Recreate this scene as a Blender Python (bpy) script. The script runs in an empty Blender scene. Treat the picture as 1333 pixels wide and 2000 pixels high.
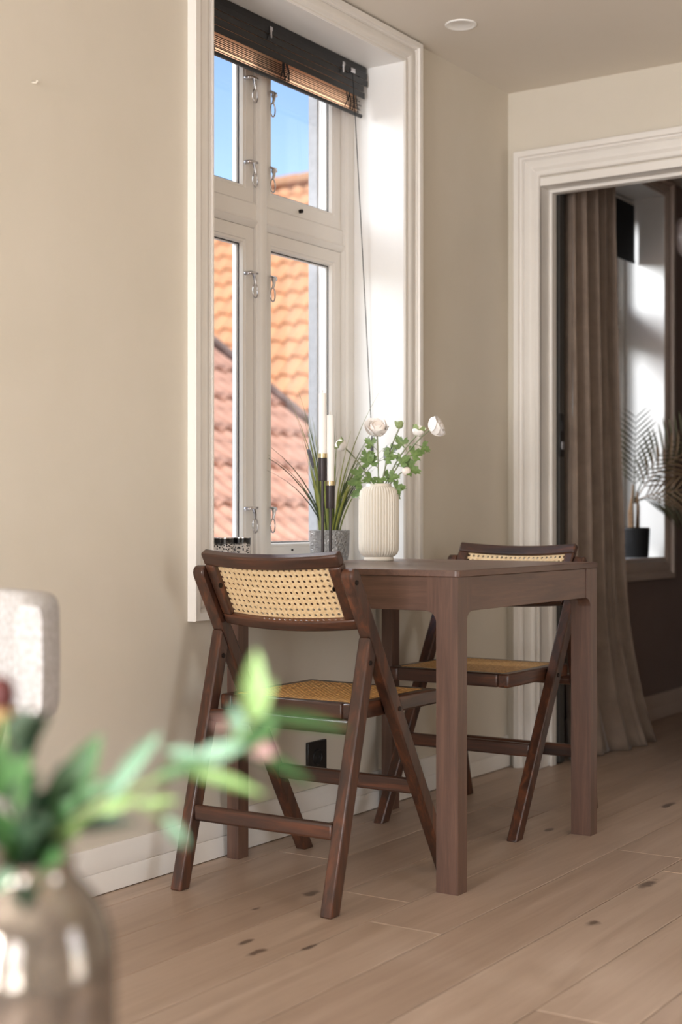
import bpy, bmesh, math, random
from mathutils import Vector, Matrix

random.seed(11)
scene = bpy.context.scene
col = scene.collection
R = math.radians
PI = math.pi

# ------------------------------------------------------------------ camera
cam_data = bpy.data.cameras.new('camera')
cam = bpy.data.objects.new('camera', cam_data)
col.objects.link(cam)
cam.location = (2.257, -2.858, 0.853)
cam.rotation_euler = (R(90), 0, R(33.574))
cam_data.sensor_fit = 'VERTICAL'
cam_data.sensor_height = 36
cam_data.sensor_width = 24
cam_data.lens = 50.4
cam_data.shift_y = 0.008
cam_data.clip_start = 0.05
cam_data.clip_end = 200
cam_data.dof.use_dof = True
cam_data.dof.focus_distance = 3.55
cam_data.dof.aperture_fstop = 2.8
scene.camera = cam

# ------------------------------------------------------------------ sky, sun, daylight
world = bpy.data.worlds.new('sky')
scene.world = world
world.use_nodes = True
wn = world.node_tree
wn.nodes.clear()
w_out = wn.nodes.new('ShaderNodeOutputWorld')
w_bg = wn.nodes.new('ShaderNodeBackground')
w_sky = wn.nodes.new('ShaderNodeTexSky')
w_sky.sky_type = 'NISHITA'
w_sky.sun_disc = False
w_sky.sun_elevation = R(48)
w_sky.sun_rotation = R(100)
w_sky.air_density = 1.0
w_sky.dust_density = 0.3
w_sky.ozone_density = 2.0
w_bg.inputs['Strength'].default_value = 0.27
wn.links.new(w_sky.outputs[0], w_bg.inputs[0])
wn.links.new(w_bg.outputs[0], w_out.inputs[0])


def add_light(name, kind, loc, direction, energy, color, size=None, size_y=None, angle=None):
    d = bpy.data.lights.new(name, kind)
    d.energy = energy
    d.color = color
    if kind == 'AREA':
        d.shape = 'RECTANGLE'
        d.size = size
        d.size_y = size_y
    if angle is not None:
        d.angle = angle
    o = bpy.data.objects.new(name, d)
    col.objects.link(o)
    o.location = loc
    o.rotation_euler = Vector(direction).to_track_quat('-Z', 'Y').to_euler()
    return o


add_light('sun', 'SUN', (0, 0, 20), (-0.65, 0.12, -0.75), 4.2, (1.0, 0.95, 0.88), angle=R(0.6))
# daylight entering by the tall windows of the end wall behind the camera
add_light('daylight_end_window', 'AREA', (0.95, -4.62, 0.97), (0.0, 1, 0.0), 200, (0.985, 0.985, 1.0), 1.0, 1.75)
add_light('daylight_end_window', 'AREA', (2.55, -4.62, 0.97), (0.0, 1, 0.0), 52, (0.985, 0.985, 1.0), 1.0, 1.75)
add_light('daylight_side_window', 'AREA', (4.02, -1.2, 0.97), (-1, 0, 0.0), 26, (0.985, 0.985, 1.0), 0.9, 1.75)
# added unseen lamps outside the two street windows, brightening their reveals
add_light('reveal_fill_lamp', 'AREA', (-2.0, -1.5, 2.6), (1.0, 0.95, -0.65), 78, (0.95, 0.975, 1.0), 1.6, 1.6)
add_light('reveal_fill_lamp', 'AREA', (-2.0, 0.9, 2.7), (1.0, 0.95, -0.65), 190, (0.95, 0.975, 1.0), 1.0, 1.2)

scene.view_settings.view_transform = 'Standard'
scene.view_settings.look = 'None'
scene.view_settings.gamma = 1.0
scene.view_settings.use_curve_mapping = False
scene.view_settings.exposure = -0.06
scene.cycles.use_denoising = True
scene.cycles.use_adaptive_sampling = True
scene.cycles.adaptive_threshold = 0.03
scene.cycles.max_bounces = 8
scene.cycles.diffuse_bounces = 5
scene.cycles.transparent_max_bounces = 12
scene.cycles.sample_clamp_indirect = 6.0


# ------------------------------------------------------------------ materials
def srgb(r, g, b):
    f = lambda c: (c / 255 / 12.92) if c / 255 <= 0.04045 else ((c / 255 + 0.055) / 1.055) ** 2.4
    return (f(r), f(g), f(b), 1.0)


def base_mat(name, color, rough=0.5, metal=0.0, **kw):
    m = bpy.data.materials.new(name)
    m.use_nodes = True
    b = m.node_tree.nodes['Principled BSDF']
    b.inputs['Base Color'].default_value = color
    b.inputs['Roughness'].default_value = rough
    b.inputs['Metallic'].default_value = metal
    for k, v in kw.items():
        b.inputs[k].default_value = v
    return m


def nodes(m):
    return m.node_tree.nodes, m.node_tree.links, m.node_tree.nodes['Principled BSDF']


def coords(m, scale, kind='Object', rot=(0, 0, 0)):
    n, l, b = nodes(m)
    tc = n.new('ShaderNodeTexCoord')
    mp = n.new('ShaderNodeMapping')
    mp.inputs['Scale'].default_value = scale
    mp.inputs['Rotation'].default_value = rot
    l.new(tc.outputs[kind], mp.inputs[0])
    return mp.outputs[0]


def noise(m, vec, scale, detail=4, rough=0.6, dist=0.0):
    n, l, b = nodes(m)
    t = n.new('ShaderNodeTexNoise')
    t.inputs['Scale'].default_value = scale
    t.inputs['Detail'].default_value = detail
    t.inputs['Roughness'].default_value = rough
    t.inputs['Distortion'].default_value = dist
    l.new(vec, t.inputs['Vector'])
    return t.outputs['Fac']


def ramp(m, fac, stops):
    n, l, b = nodes(m)
    r = n.new('ShaderNodeValToRGB')
    while len(r.color_ramp.elements) < len(stops):
        r.color_ramp.elements.new(0.5)
    for e, (p, c) in zip(r.color_ramp.elements, stops):
        e.position = p
        e.color = c
    l.new(fac, r.inputs[0])
    return r.outputs[0]


def bump(m, height, strength=0.2, dist=0.002):
    n, l, b = nodes(m)
    bp = n.new('ShaderNodeBump')
    bp.inputs['Strength'].default_value = strength
    bp.inputs['Distance'].default_value = dist
    l.new(height, bp.inputs['Height'])
    l.new(bp.outputs[0], b.inputs['Normal'])


def mix(m, a, b_, fac, mode='MIX'):
    n, l, b = nodes(m)
    x = n.new('ShaderNodeMix')
    x.data_type = 'RGBA'
    x.blend_type = mode
    for sock, v in ((x.inputs[6], a), (x.inputs[7], b_), (x.inputs[0], fac)):
        if isinstance(v, bpy.types.NodeSocket):
            l.new(v, sock)
        else:
            sock.default_value = v
    return x.outputs[2]


def object_random(m):
    n, l, b = nodes(m)
    return n.new('ShaderNodeObjectInfo').outputs['Random']


def setcol(m, sock):
    n, l, b = nodes(m)
    l.new(sock, b.inputs['Base Color'])


def noisy_mat(name, c1, c2, scale, rough=0.6, bstr=0.0, bdist=0.002, stretch=(1, 1, 1), kind='Object', metal=0.0, detail=4, bscale=None, **kw):
    m = base_mat(name, c1, rough, metal, **kw)
    v = coords(m, stretch, kind)
    f = noise(m, v, scale, detail)
    setcol(m, ramp(m, f, [(0.3, c1), (0.7, c2)]))
    if bstr:
        f2 = f if bscale is None else noise(m, v, bscale, 3)
        bump(m, f2, bstr, bdist)
    return m


def wood_mat(name, c1, c2, c3, axis, rough=0.4, scale=1.0, bstr=0.08, coat=0.25):
    """long-grained wood; axis 0,1,2 is the grain direction"""
    m = base_mat(name, c1, rough)
    st = [26.0 * scale] * 3
    st[axis] = 1.6 * scale
    v = coords(m, st)
    f = noise(m, v, 1.6, 6, 0.62, 0.6)
    base = ramp(m, f, [(0.28, c1), (0.52, c2), (0.78, c3)])
    fine = noise(m, v, 9.0, 2)
    setcol(m, mix(m, base, c1, ramp(m, fine, [(0.5, (0, 0, 0, 1)), (0.85, (0.45, 0.45, 0.45, 1))])))
    bump(m, fine, bstr, 0.001)
    nodes(m)[2].inputs['Coat Weight'].default_value = coat
    nodes(m)[2].inputs['Coat Roughness'].default_value = 0.3
    return m


M = {}
M['wall'] = noisy_mat('wall_paint_beige', srgb(205, 197, 182), srgb(210, 202, 188), 3, 0.75, 0.06, 0.001, bscale=220)
M['wall_dark'] = noisy_mat('wall_paint_mauve', srgb(142, 125, 119), srgb(148, 131, 125), 3, 0.7, 0.05, 0.001, bscale=200)
M['door_dark'] = noisy_mat('dark_door_paint', srgb(62, 60, 58), srgb(68, 66, 63), 4, 0.5)
M['ceiling'] = noisy_mat('ceiling_paint', srgb(216, 208, 195), srgb(220, 212, 200), 2, 0.8)
M['trim'] = noisy_mat('trim_paint_white', srgb(224, 219, 213), srgb(229, 225, 219), 5, 0.38)
M['reveal'] = noisy_mat('reveal_paint_white', srgb(233, 231, 228), srgb(237, 235, 232), 5, 0.4)
M['trim_shaded'] = noisy_mat('trim_paint_white_shaded', srgb(208, 190, 178), srgb(213, 196, 184), 5, 0.4)  # same white trim, the next room's dim warm shade put into its colour
M['exterior'] = noisy_mat('exterior_plaster', srgb(176, 176, 178), srgb(192, 192, 194), 40, 0.9, 0.3, 0.003)
M['gasket'] = base_mat('rubber_gasket', srgb(52, 52, 54), 0.6)
M['black_blind'] = noisy_mat('black_slat', srgb(14, 14, 15), srgb(22, 21, 22), 30, 0.35, stretch=(1, 0.1, 1))
M['black'] = base_mat('black_plastic', srgb(24, 23, 23), 0.45)
M['pot_black'] = base_mat('black_ceramic', srgb(38, 38, 40), 0.5)
M['black_fabric'] = noisy_mat('black_fabric', srgb(20, 20, 22), srgb(30, 30, 32), 200, 0.9)
M['chrome'] = base_mat('nickel', srgb(205, 203, 205), 0.18, 1.0)
M['matt_steel'] = base_mat('matt_steel', srgb(150, 148, 150), 0.5, 0.6)
M['dark_metal'] = base_mat('dark_bolt', srgb(40, 33, 30), 0.4, 0.8)
M['brass'] = noisy_mat('brass', srgb(186, 166, 126), srgb(204, 186, 148), 60, 0.3, metal=1.0, stretch=(1, 1, 0.1))
M['matt_brown'] = base_mat('matt_brown_metal', srgb(52, 44, 43), 0.42, 0.4)
M['wax'] = base_mat('candle_wax', srgb(244, 241, 236), 0.45, **{'Subsurface Weight': 0.25, 'Subsurface Radius': (0.02, 0.018, 0.015)})
M['wick'] = base_mat('wick', srgb(215, 208, 195), 0.9)
M['ceramic'] = base_mat('ribbed_ceramic', srgb(222, 214, 200), 0.42)
M['leaf'] = noisy_mat('ranunculus_leaf', srgb(66, 94, 44), srgb(132, 156, 92), 3.5, 0.5)
M['leaf_stem'] = noisy_mat('flower_stem', srgb(112, 122, 92), srgb(140, 140, 112), 30, 0.6)
M['petal'] = noisy_mat('petal', srgb(240, 234, 228), srgb(246, 242, 238), 60, 0.6)
M['petal_core'] = noisy_mat('petal_core', srgb(236, 224, 214), srgb(242, 232, 224), 60, 0.6)
M['bud_green'] = noisy_mat('bud_green', srgb(132, 150, 96), srgb(160, 172, 122), 60, 0.6)
M['lamb_ear'] = noisy_mat('silver_leaf', srgb(150, 158, 160), srgb(172, 178, 182), 60, 0.9)
M['soil'] = noisy_mat('soil', srgb(48, 38, 30), srgb(70, 56, 44), 60, 0.95, 0.6, 0.01)
M['socket'] = base_mat('socket_black', srgb(26, 24, 23), 0.35)
M['palm'] = noisy_mat('palm_leaf', srgb(66, 66, 46), srgb(96, 92, 64), 30, 0.5)
M['palm_lit'] = noisy_mat('palm_leaf_lit', srgb(104, 84, 62), srgb(134, 108, 80), 30, 0.5)  # lit look of the fronds before the casing, put into the leaf colour
M['trunk'] = noisy_mat('palm_stem', srgb(120, 92, 66), srgb(166, 134, 100), 30, 0.8, 0.4, 0.01, stretch=(1, 1, 6))
M['ground'] = noisy_mat('courtyard_ground', srgb(128, 122, 116), srgb(150, 144, 138), 2, 0.95)
M['house_wall'] = noisy_mat('house_render', srgb(222, 214, 200), srgb(230, 223, 210), 3, 0.9)
M['fascia'] = noisy_mat('mossy_board', srgb(84, 66, 58), srgb(150, 124, 110), 7, 0.9)
M['shade'] = base_mat('opal_glass', srgb(222, 208, 205), 0.3)
M['white_plastic'] = base_mat('white_plastic', srgb(238, 236, 232), 0.35)
M['recess'] = base_mat('lamp_recess', srgb(244, 242, 238), 0.4)
M['berry'] = noisy_mat('dark_red_bud', srgb(66, 22, 24), srgb(92, 36, 32), 50, 0.5)
M['tan_bud'] = noisy_mat('tan_calyx', srgb(150, 118, 78), srgb(176, 144, 100), 60, 0.7)
M['fg_leaf'] = noisy_mat('glossy_leaf_green', srgb(52, 90, 50), srgb(78, 118, 64), 4, 0.45)
M['fg_leaf_dark'] = noisy_mat('glossy_leaf_dark', srgb(30, 50, 36), srgb(44, 68, 44), 4, 0.4)
M['fg_leaf_pale'] = noisy_mat('pale_leaf_green', srgb(128, 164, 96), srgb(152, 182, 118), 4, 0.5)
M['fg_leaf_mint'] = noisy_mat('mint_leaf', srgb(112, 152, 124), srgb(140, 174, 148), 4, 0.5)
M['fg_pink'] = noisy_mat('pale_pink_blossom', srgb(170, 132, 130), srgb(190, 156, 150), 40, 0.6)
M['fg_stem'] = noisy_mat('branch_green', srgb(120, 150, 84), srgb(150, 176, 106), 30, 0.6)
M['low_table'] = wood_mat('low_table_wood', srgb(120, 92, 68), srgb(142, 110, 82), srgb(158, 126, 96), 0)
for ax, k in enumerate('xyz'):
    M['walnut_' + k] = wood_mat('stained_wood_' + k, srgb(40, 26, 21), srgb(70, 43, 31), srgb(120, 69, 42), ax, 0.36)
    M['table_' + k] = wood_mat('table_wood_' + k, srgb(72, 51, 42), srgb(91, 65, 53), srgb(110, 80, 65), ax, 0.42, 1.6)

# cane: straw strands with small glossy bands
m = base_mat('cane', srgb(226, 192, 140), 0.5)
v = coords(m, (1, 1, 1))
f = noise(m, v, 160, 3)
f2 = noise(m, v, 700, 2)
setcol(m, ramp(m, f, [(0.3, srgb(220, 186, 138)), (0.55, srgb(236, 208, 164)), (0.75, srgb(246, 226, 188))]))
bump(m, f2, 0.5, 0.002)
M['cane'] = m
m = base_mat('cane_golden', srgb(206, 158, 92), 0.4)
v = coords(m, (1, 1, 1))
f = noise(m, v, 160, 3)
setcol(m, ramp(m, f, [(0.3, srgb(150, 100, 52)), (0.5, srgb(204, 154, 88)), (0.72, srgb(232, 192, 126))]))
bump(m, noise(m, v, 700, 2), 0.5, 0.002)
M['cane_seat'] = m

# floor plank: pale brushed oak, tone differs from plank to plank, a few dark knots
m = base_mat('oak_plank', srgb(186, 154, 126), 0.42)
n_, l_, b_ = nodes(m)
geo = n_.new('ShaderNodeNewGeometry')
mp = n_.new('ShaderNodeMapping')
mp.inputs['Scale'].default_value = (14, 0.9, 14)
rnd = object_random(m)
addv = n_.new('ShaderNodeVectorMath')
addv.operation = 'ADD'
cmb = n_.new('ShaderNodeCombineXYZ')
mul = n_.new('ShaderNodeMath')
mul.operation = 'MULTIPLY'
mul.inputs[1].default_value = 37.0
l_.new(rnd, mul.inputs[0])
l_.new(mul.outputs[0], cmb.inputs[1])
l_.new(mul.outputs[0], cmb.inputs[2])
l_.new(geo.outputs['Position'], mp.inputs[0])
l_.new(mp.outputs[0], addv.inputs[0])
l_.new(cmb.outputs[0], addv.inputs[1])
f = noise(m, addv.outputs[0], 1.1, 6, 0.6, 1.2)
c = ramp(m, f, [(0.25, srgb(164, 144, 127)), (0.5, srgb(180, 160, 143)), (0.75, srgb(193, 174, 158))])
c = mix(m, c, ramp(m, rnd, [(0.0, srgb(205, 190, 180)), (1.0, srgb(255, 250, 245))]), 0.45, 'MULTIPLY')
fine = noise(m, addv.outputs[0], 12, 2)
c = mix(m, c, srgb(140, 110, 88), ramp(m, fine, [(0.6, (0, 0, 0, 1)), (0.9, (0.35, 0.35, 0.35, 1))]))
kn = noise(m, geo.outputs['Position'], 18, 3)
for (kx, ky, sx, sy) in ((0.39, -0.165, 0.018, 0.036), (1.022, -0.035, 0.02, 0.03), (0.996, 0.342, 0.018, 0.06),
                         (0.493, -0.55, 0.010, 0.03), (0.552, -0.593, 0.013, 0.034), (0.36, -0.34, 0.01, 0.03),
                         (0.62, -0.50, 0.008, 0.035), (0.55, 0.75, 0.012, 0.03), (0.5, 0.30, 0.01, 0.03), (0.70, 1.25, 0.014, 0.05)):
    sub = n_.new('ShaderNodeVectorMath')
    sub.operation = 'SUBTRACT'
    sub.inputs[1].default_value = (kx, ky, 0)
    l_.new(geo.outputs['Position'], sub.inputs[0])
    dv = n_.new('ShaderNodeVectorMath')
    dv.operation = 'MULTIPLY'
    dv.inputs[1].default_value = (0.52 / sx, 0.52 / sy, 0)
    l_.new(sub.outputs[0], dv.inputs[0])
    ln = n_.new('ShaderNodeVectorMath')
    ln.operation = 'LENGTH'
    l_.new(dv.outputs[0], ln.inputs[0])
    ad = n_.new('ShaderNodeMath')
    ad.operation = 'ADD'
    l_.new(ln.outputs['Value'], ad.inputs[0])
    l_.new(kn, ad.inputs[1])
    msk = ramp(m, ad.outputs[0], [(0.75, (1, 1, 1, 1)), (0.99, (0, 0, 0, 1))])
    c = mix(m, c, srgb(104, 86, 74), msk)
setcol(m, c)
bump(m, fine, 0.06, 0.001)
M['oak'] = m

# textured silver-grey planter
m = base_mat('hammered_planter', srgb(204, 201, 198), 0.36, 0.1)
v = coords(m, (1, 1, 1))
vo = m.node_tree.nodes.new('ShaderNodeTexVoronoi')
vo.feature = 'DISTANCE_TO_EDGE'
vo.inputs['Scale'].default_value = 130
wv = noise(m, v, 60, 3)
vm = m.node_tree.nodes.new('ShaderNodeVectorMath')
vm.operation = 'ADD'
m.node_tree.links.new(v, vm.inputs[0])
sc_ = m.node_tree.nodes.new('ShaderNodeVectorMath')
sc_.operation = 'SCALE'
sc_.inputs['Scale'].default_value = 0.02
m.node_tree.links.new(wv, sc_.inputs[0])
m.node_tree.links.new(sc_.outputs[0], vm.inputs[1])
m.node_tree.links.new(vm.outputs[0], vo.inputs['Vector'])
bump(m, vo.outputs['Distance'], 1.0, 0.03)
M['planter'] = m

# light woven upholstery
m = base_mat('woven_upholstery', srgb(214, 212, 212), 0.9)
v = coords(m, (1, 1, 1))
f = noise(m, v, 120, 3)
setcol(m, ramp(m, f, [(0.3, srgb(158, 152, 148)), (0.7, srgb(192, 190, 190))]))
bump(m, noise(m, v, 400, 2), 0.4, 0.002)
M['upholstery'] = m

# curtain velvet
m = base_mat('curtain_velvet', srgb(126, 109, 95), 0.85, **{'Sheen Weight': 0.4, 'Sheen Roughness': 0.4})
v = coords(m, (1, 1, 1))
f = noise(m, v, 14, 5)
setcol(m, ramp(m, f, [(0.3, srgb(118, 101, 88)), (0.7, srgb(134, 117, 103))]))
bump(m, noise(m, v, 500, 2), 0.2, 0.001)
M['curtain'] = m

# roof tiles
for k, (a, b2, c3) in dict(tile_orange=((236, 158, 108), (246, 178, 128), (250, 190, 144)), tile_red=((108, 78, 66), (206, 156, 130), (222, 176, 150))).items():
    m = base_mat(k, srgb(*b2), 0.8)
    v = coords(m, (1, 1, 1))
    f = noise(m, v, 7 if k == 'tile_orange' else 11, 5, 0.7)
    base = ramp(m, f, [(0.3, srgb(*a)), (0.5, srgb(*b2)), (0.75, srgb(*c3))])
    tint = ramp(m, object_random(m), [(0, (0.86, 0.86, 0.86, 1)), (1, (1, 1, 1, 1))])
    setcol(m, mix(m, base, tint, 1.0, 'MULTIPLY'))
    M[k] = m
M['tile_under'] = noisy_mat('tile_underlay', srgb(120, 66, 48), srgb(150, 84, 60), 6, 0.9)

# clear window glass: mostly clear with a surface reflection
m = bpy.data.materials.new('window_glass')
m.use_nodes = True
nt = m.node_tree
nt.nodes.clear()
o_ = nt.nodes.new('ShaderNodeOutputMaterial')
mx = nt.nodes.new('ShaderNodeMixShader')
tr = nt.nodes.new('ShaderNodeBsdfTransparent')
gl = nt.nodes.new('ShaderNodeBsdfGlossy')
gl.inputs['Roughness'].default_value = 0.0
lw = nt.nodes.new('ShaderNodeLayerWeight')
lw.inputs['Blend'].default_value = 0.5
pw = nt.nodes.new('ShaderNodeMath')
pw.operation = 'POWER'
pw.inputs[1].default_value = 4.0
fr = nt.nodes.new('ShaderNodeMath')
fr.operation = 'MULTIPLY_ADD'
fr.inputs[1].default_value = 0.6
fr.inputs[2].default_value = 0.03
nt.links.new(lw.outputs['Facing'], pw.inputs[0])
nt.links.new(pw.outputs[0], fr.inputs[0])
nt.links.new(fr.outputs[0], mx.inputs[0])
nt.links.new(tr.outputs[0], mx.inputs[1])
nt.links.new(gl.outputs[0], mx.inputs[2])
nt.links.new(mx.outputs[0], o_.inputs[0])
M['glass'] = m

# smoked mirrored glass of the foreground vase
m = base_mat('smoked_glass', srgb(150, 138, 126), 0.08, 0.0, **{'Transmission Weight': 0.75, 'IOR': 1.45})
v = coords(m, (1, 1, 1))
f = noise(m, v, 30, 4)
setcol(m, ramp(m, f, [(0.35, srgb(150, 138, 128)), (0.65, srgb(196, 186, 174))]))
nodes(m)[1].new(ramp(m, f, [(0.4, (0.15, 0.15, 0.15, 1)), (0.7, (0.65, 0.65, 0.65, 1))]), nodes(m)[2].inputs['Metallic'])
M['smoked'] = m

# woven back of the blind lets light through
m = base_mat('woven_backing', srgb(52, 42, 38), 0.9)
nt = m.node_tree
tl = nt.nodes.new('ShaderNodeBsdfTranslucent')
tl.inputs[0].default_value = srgb(250, 222, 198)
ms = nt.nodes.new('ShaderNodeMixShader')
ms.inputs[0].default_value = 0.85
nt.links.new(nt.nodes['Principled BSDF'].outputs[0], ms.inputs[1])
nt.links.new(tl.outputs[0], ms.inputs[2])
nt.links.new(ms.outputs[0], nt.nodes['Material Output'].inputs[0])
M['backing'] = m


def blade_mat(name, c1, c2):
    m = base_mat(name, c1, 0.5)
    t = ramp(m, object_random(m), [(0, c1), (1, c2)])
    setcol(m, t)
    return m


M['blade'] = blade_mat('grass_blade', srgb(70, 92, 48), srgb(150, 152, 72))
M['blade_dark'] = blade_mat('grass_blade_dark', srgb(46, 60, 40), srgb(84, 96, 56))
M['spike'] = noisy_mat('grass_spike', srgb(84, 84, 92), srgb(116, 114, 122), 200, 0.9)


# ------------------------------------------------------------------ mesh helpers
ORIG = {}


class MB:
    def __init__(self):
        self.v = []
        self.f = []

    def add(self, vs, fs, M_=None):
        o = len(self.v)
        self.v += [tuple(M_ @ Vector(p)) if M_ else tuple(p) for p in vs]
        self.f += [tuple(i + o for i in f) for f in fs]
        return self

    def box(self, x0, x1, y0, y1, z0, z1, M_=None):
        vs = [(x, y, z) for x in (x0, x1) for y in (y0, y1) for z in (z0, z1)]
        fs = [(0, 1, 3, 2), (4, 6, 7, 5), (0, 4, 5, 1), (2, 3, 7, 6), (0, 2, 6, 4), (1, 5, 7, 3)]
        return self.add(vs, fs, M_)

    def prism(self, poly, axis, a, b, M_=None):
        """polygon in the two other axes (in order) extruded along axis"""
        n = len(poly)

        def mk(p, t):
            q = list(p)
            q.insert(axis, t)
            return q
        vs = [mk(p, a) for p in poly] + [mk(p, b) for p in poly]
        fs = [tuple(range(n))[::-1], tuple(range(n, 2 * n))]
        fs += [(i, (i + 1) % n, n + (i + 1) % n, n + i) for i in range(n)]
        return self.add(vs, fs, M_)

    def tube(self, pts, r, seg=8, caps=True):
        pts = [Vector(p) for p in pts]
        n = len(pts)
        rs = r if isinstance(r, (list, tuple)) else [r] * n
        up = Vector((0, 0, 1))
        vs, fs = [], []
        for i, p in enumerate(pts):
            t = (pts[min(i + 1, n - 1)] - pts[max(i - 1, 0)]).normalized()
            ref = up if abs(t.dot(up)) < 0.95 else Vector((1, 0, 0))
            a = t.cross(ref).normalized()
            b = t.cross(a).normalized()
            for k in range(seg):
                an = 2 * PI * k / seg
                vs.append(p + (a * math.cos(an) + b * math.sin(an)) * rs[i])
        for i in range(n - 1):
            for k in range(seg):
                k2 = (k + 1) % seg
                fs.append((i * seg + k, i * seg + k2, (i + 1) * seg + k2, (i + 1) * seg + k))
        if caps:
            fs.append(tuple(range(seg)))
            fs.append(tuple((n - 1) * seg + k for k in range(seg))[::-1])
        return self.add(vs, fs)

    def lathe(self, prof, c=(0, 0, 0), seg=32, rf=None, closed=False):
        vs, fs = [], []
        n = len(prof)
        for (r, z) in prof:
            for k in range(seg):
                an = 2 * PI * k / seg
                rr = r if rf is None else rf(r, z, an)
                vs.append((c[0] + rr * math.cos(an), c[1] + rr * math.sin(an), c[2] + z))
        for i in range(n - 1):
            for k in range(seg):
                k2 = (k + 1) % seg
                fs.append((i * seg + k, i * seg + k2, (i + 1) * seg + k2, (i + 1) * seg + k))
        if closed:
            for k in range(seg):
                k2 = (k + 1) % seg
                fs.append(((n - 1) * seg + k, (n - 1) * seg + k2, k2, k))
        else:
            if prof[0][0] > 1e-6:
                fs.append(tuple(range(seg))[::-1])
            if prof[-1][0] > 1e-6:
                fs.append(tuple((n - 1) * seg + k for k in range(seg)))
        return self.add(vs, fs)

    def grid(self, fn, nu, nv):
        vs = [fn(i / nu, j / nv) for j in range(nv + 1) for i in range(nu + 1)]
        fs = [(j * (nu + 1) + i, j * (nu + 1) + i + 1, (j + 1) * (nu + 1) + i + 1, (j + 1) * (nu + 1) + i) for j in range(nv) for i in range(nu)]
        return self.add(vs, fs)

    def mesh(self, name, origin=(0, 0, 0), smooth=False, angle=35):
        me = bpy.data.meshes.new(name)
        o = Vector(origin)
        me.from_pydata([tuple(Vector(p) - o) for p in self.v], [], self.f)
        bm = bmesh.new()
        bm.from_mesh(me)
        bmesh.ops.remove_doubles(bm, verts=bm.verts, dist=1e-6)
        bmesh.ops.recalc_face_normals(bm, faces=bm.faces)
        bm.to_mesh(me)
        bm.free()
        if smooth:
            for p in me.polygons:
                p.use_smooth = True
            me.set_sharp_from_angle(angle=R(angle))
        return me

    def build(self, name, mat, parent=None, origin=None, smooth=False, angle=35, bevel=0, seg=2, solid=0, label=None, offset=0):
        if parent is not None:
            org = ORIG.get(parent.name, Vector((0, 0, 0)))
        else:
            org = Vector(origin) if origin is not None else Vector((0, 0, 0))
        me = self.mesh(name, org, smooth, angle)
        me.materials.append(M[mat] if isinstance(mat, str) else mat)
        o = bpy.data.objects.new(name, me)
        col.objects.link(o)
        ORIG[o.name] = org
        if parent is not None:
            o.parent = parent
        else:
            o.location = org
        if solid:
            md = o.modifiers.new('solid', 'SOLIDIFY')
            md.thickness = solid
            md.offset = offset
        if bevel:
            md = o.modifiers.new('bevel', 'BEVEL')
            md.width = bevel
            md.segments = seg
            md.limit_method = 'ANGLE'
            md.angle_limit = R(35)
            if not smooth:
                for p in me.polygons:
                    p.use_smooth = True
                me.set_sharp_from_angle(angle=R(35))
        if label:
            o['label'] = label
        return o


def tag(o, label, cat=None, group=None, kind=None):
    o['label'] = label
    if cat:
        o['category'] = cat
    if group:
        o['group'] = group
    if kind:
        o['kind'] = kind
    return o


def thing(name, loc, label, cat, group=None, kind=None):
    o = bpy.data.objects.new(name, None)
    o.empty_display_size = 0.05
    col.objects.link(o)
    o.location = loc
    ORIG[o.name] = Vector(loc)
    return tag(o, label, cat, group, kind)


def struct(o, label, cat=None):
    return tag(o, label, cat, None, 'structure')


def place(me, name, parent, mw, mat=None):
    """link a copy of shared mesh data as a part; mw is its world matrix before the thing is moved"""
    o = bpy.data.objects.new(name, me)
    col.objects.link(o)
    org = ORIG.get(parent.name, Vector((0, 0, 0)))
    o.parent = parent
    o.matrix_basis = Matrix.Translation(-org) @ mw
    if mat is not None and not me.materials:
        me.materials.append(M[mat])
    return o


def frame_matrix(p, d, up=(0, 0, 1), s=(1, 1, 1)):
    """local +Y along d, local +Z near up"""
    y = Vector(d).normalized()
    u = Vector(up)
    if abs(y.dot(u.normalized())) > 0.98:
        u = Vector((1, 0, 0.2))
    x = y.cross(u).normalized()
    z = x.cross(y).normalized()
    m3 = Matrix((x, y, z)).transposed().to_4x4()
    return Matrix.Translation(Vector(p)) @ m3 @ Matrix.Diagonal((s[0], s[1], s[2], 1))


def copy_tree(o, parent=None):
    c = o.copy()
    col.objects.link(c)
    if parent is not None:
        c.parent = parent
    for ch in list(o.children):
        copy_tree(ch, c)
    return c


# ------------------------------------------------------------------ the room shell
CEIL = 2.335
WX = -0.015            # wall plane with the windows
YB = 1.617             # wall plane with the doorway
OPY0, OPY1, OPZ0, OPZ1 = -0.028, 0.897, 0.695, 2.255   # window opening
WIN_SHIFT = 2.183      # next window along the same wall


def wall_sheet(name, axis, at, us, vs, holes, thick, mat, label):
    """flat wall with rectangular holes; axis is its normal, thick is signed"""
    b = MB()
    for i in range(len(us) - 1):
        for j in range(len(vs) - 1):
            if (i, j) in holes:
                continue
            q = [(us[i], vs[j]), (us[i + 1], vs[j]), (us[i + 1], vs[j + 1]), (us[i], vs[j + 1])]
            pts = []
            for (u, v_) in q:
                p = [u, v_]
                p.insert(axis, at)
                pts.append(p)
            b.add(pts, [(0, 1, 2, 3)])
    o = b.build(name, mat)
    bm = bmesh.new()
    bm.from_mesh(o.data)
    bmesh.ops.recalc_face_normals(bm, faces=bm.faces)
    r_ = bmesh.ops.extrude_face_region(bm, geom=bm.faces[:])
    mv = [0, 0, 0]
    mv[axis] = thick
    bmesh.ops.translate(bm, verts=[e for e in r_['geom'] if isinstance(e, bmesh.types.BMVert)], vec=mv)
    bmesh.ops.recalc_face_normals(bm, faces=bm.faces)
    bm.to_mesh(o.data)
    bm.free()
    return struct(o, label, 'wall')


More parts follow.
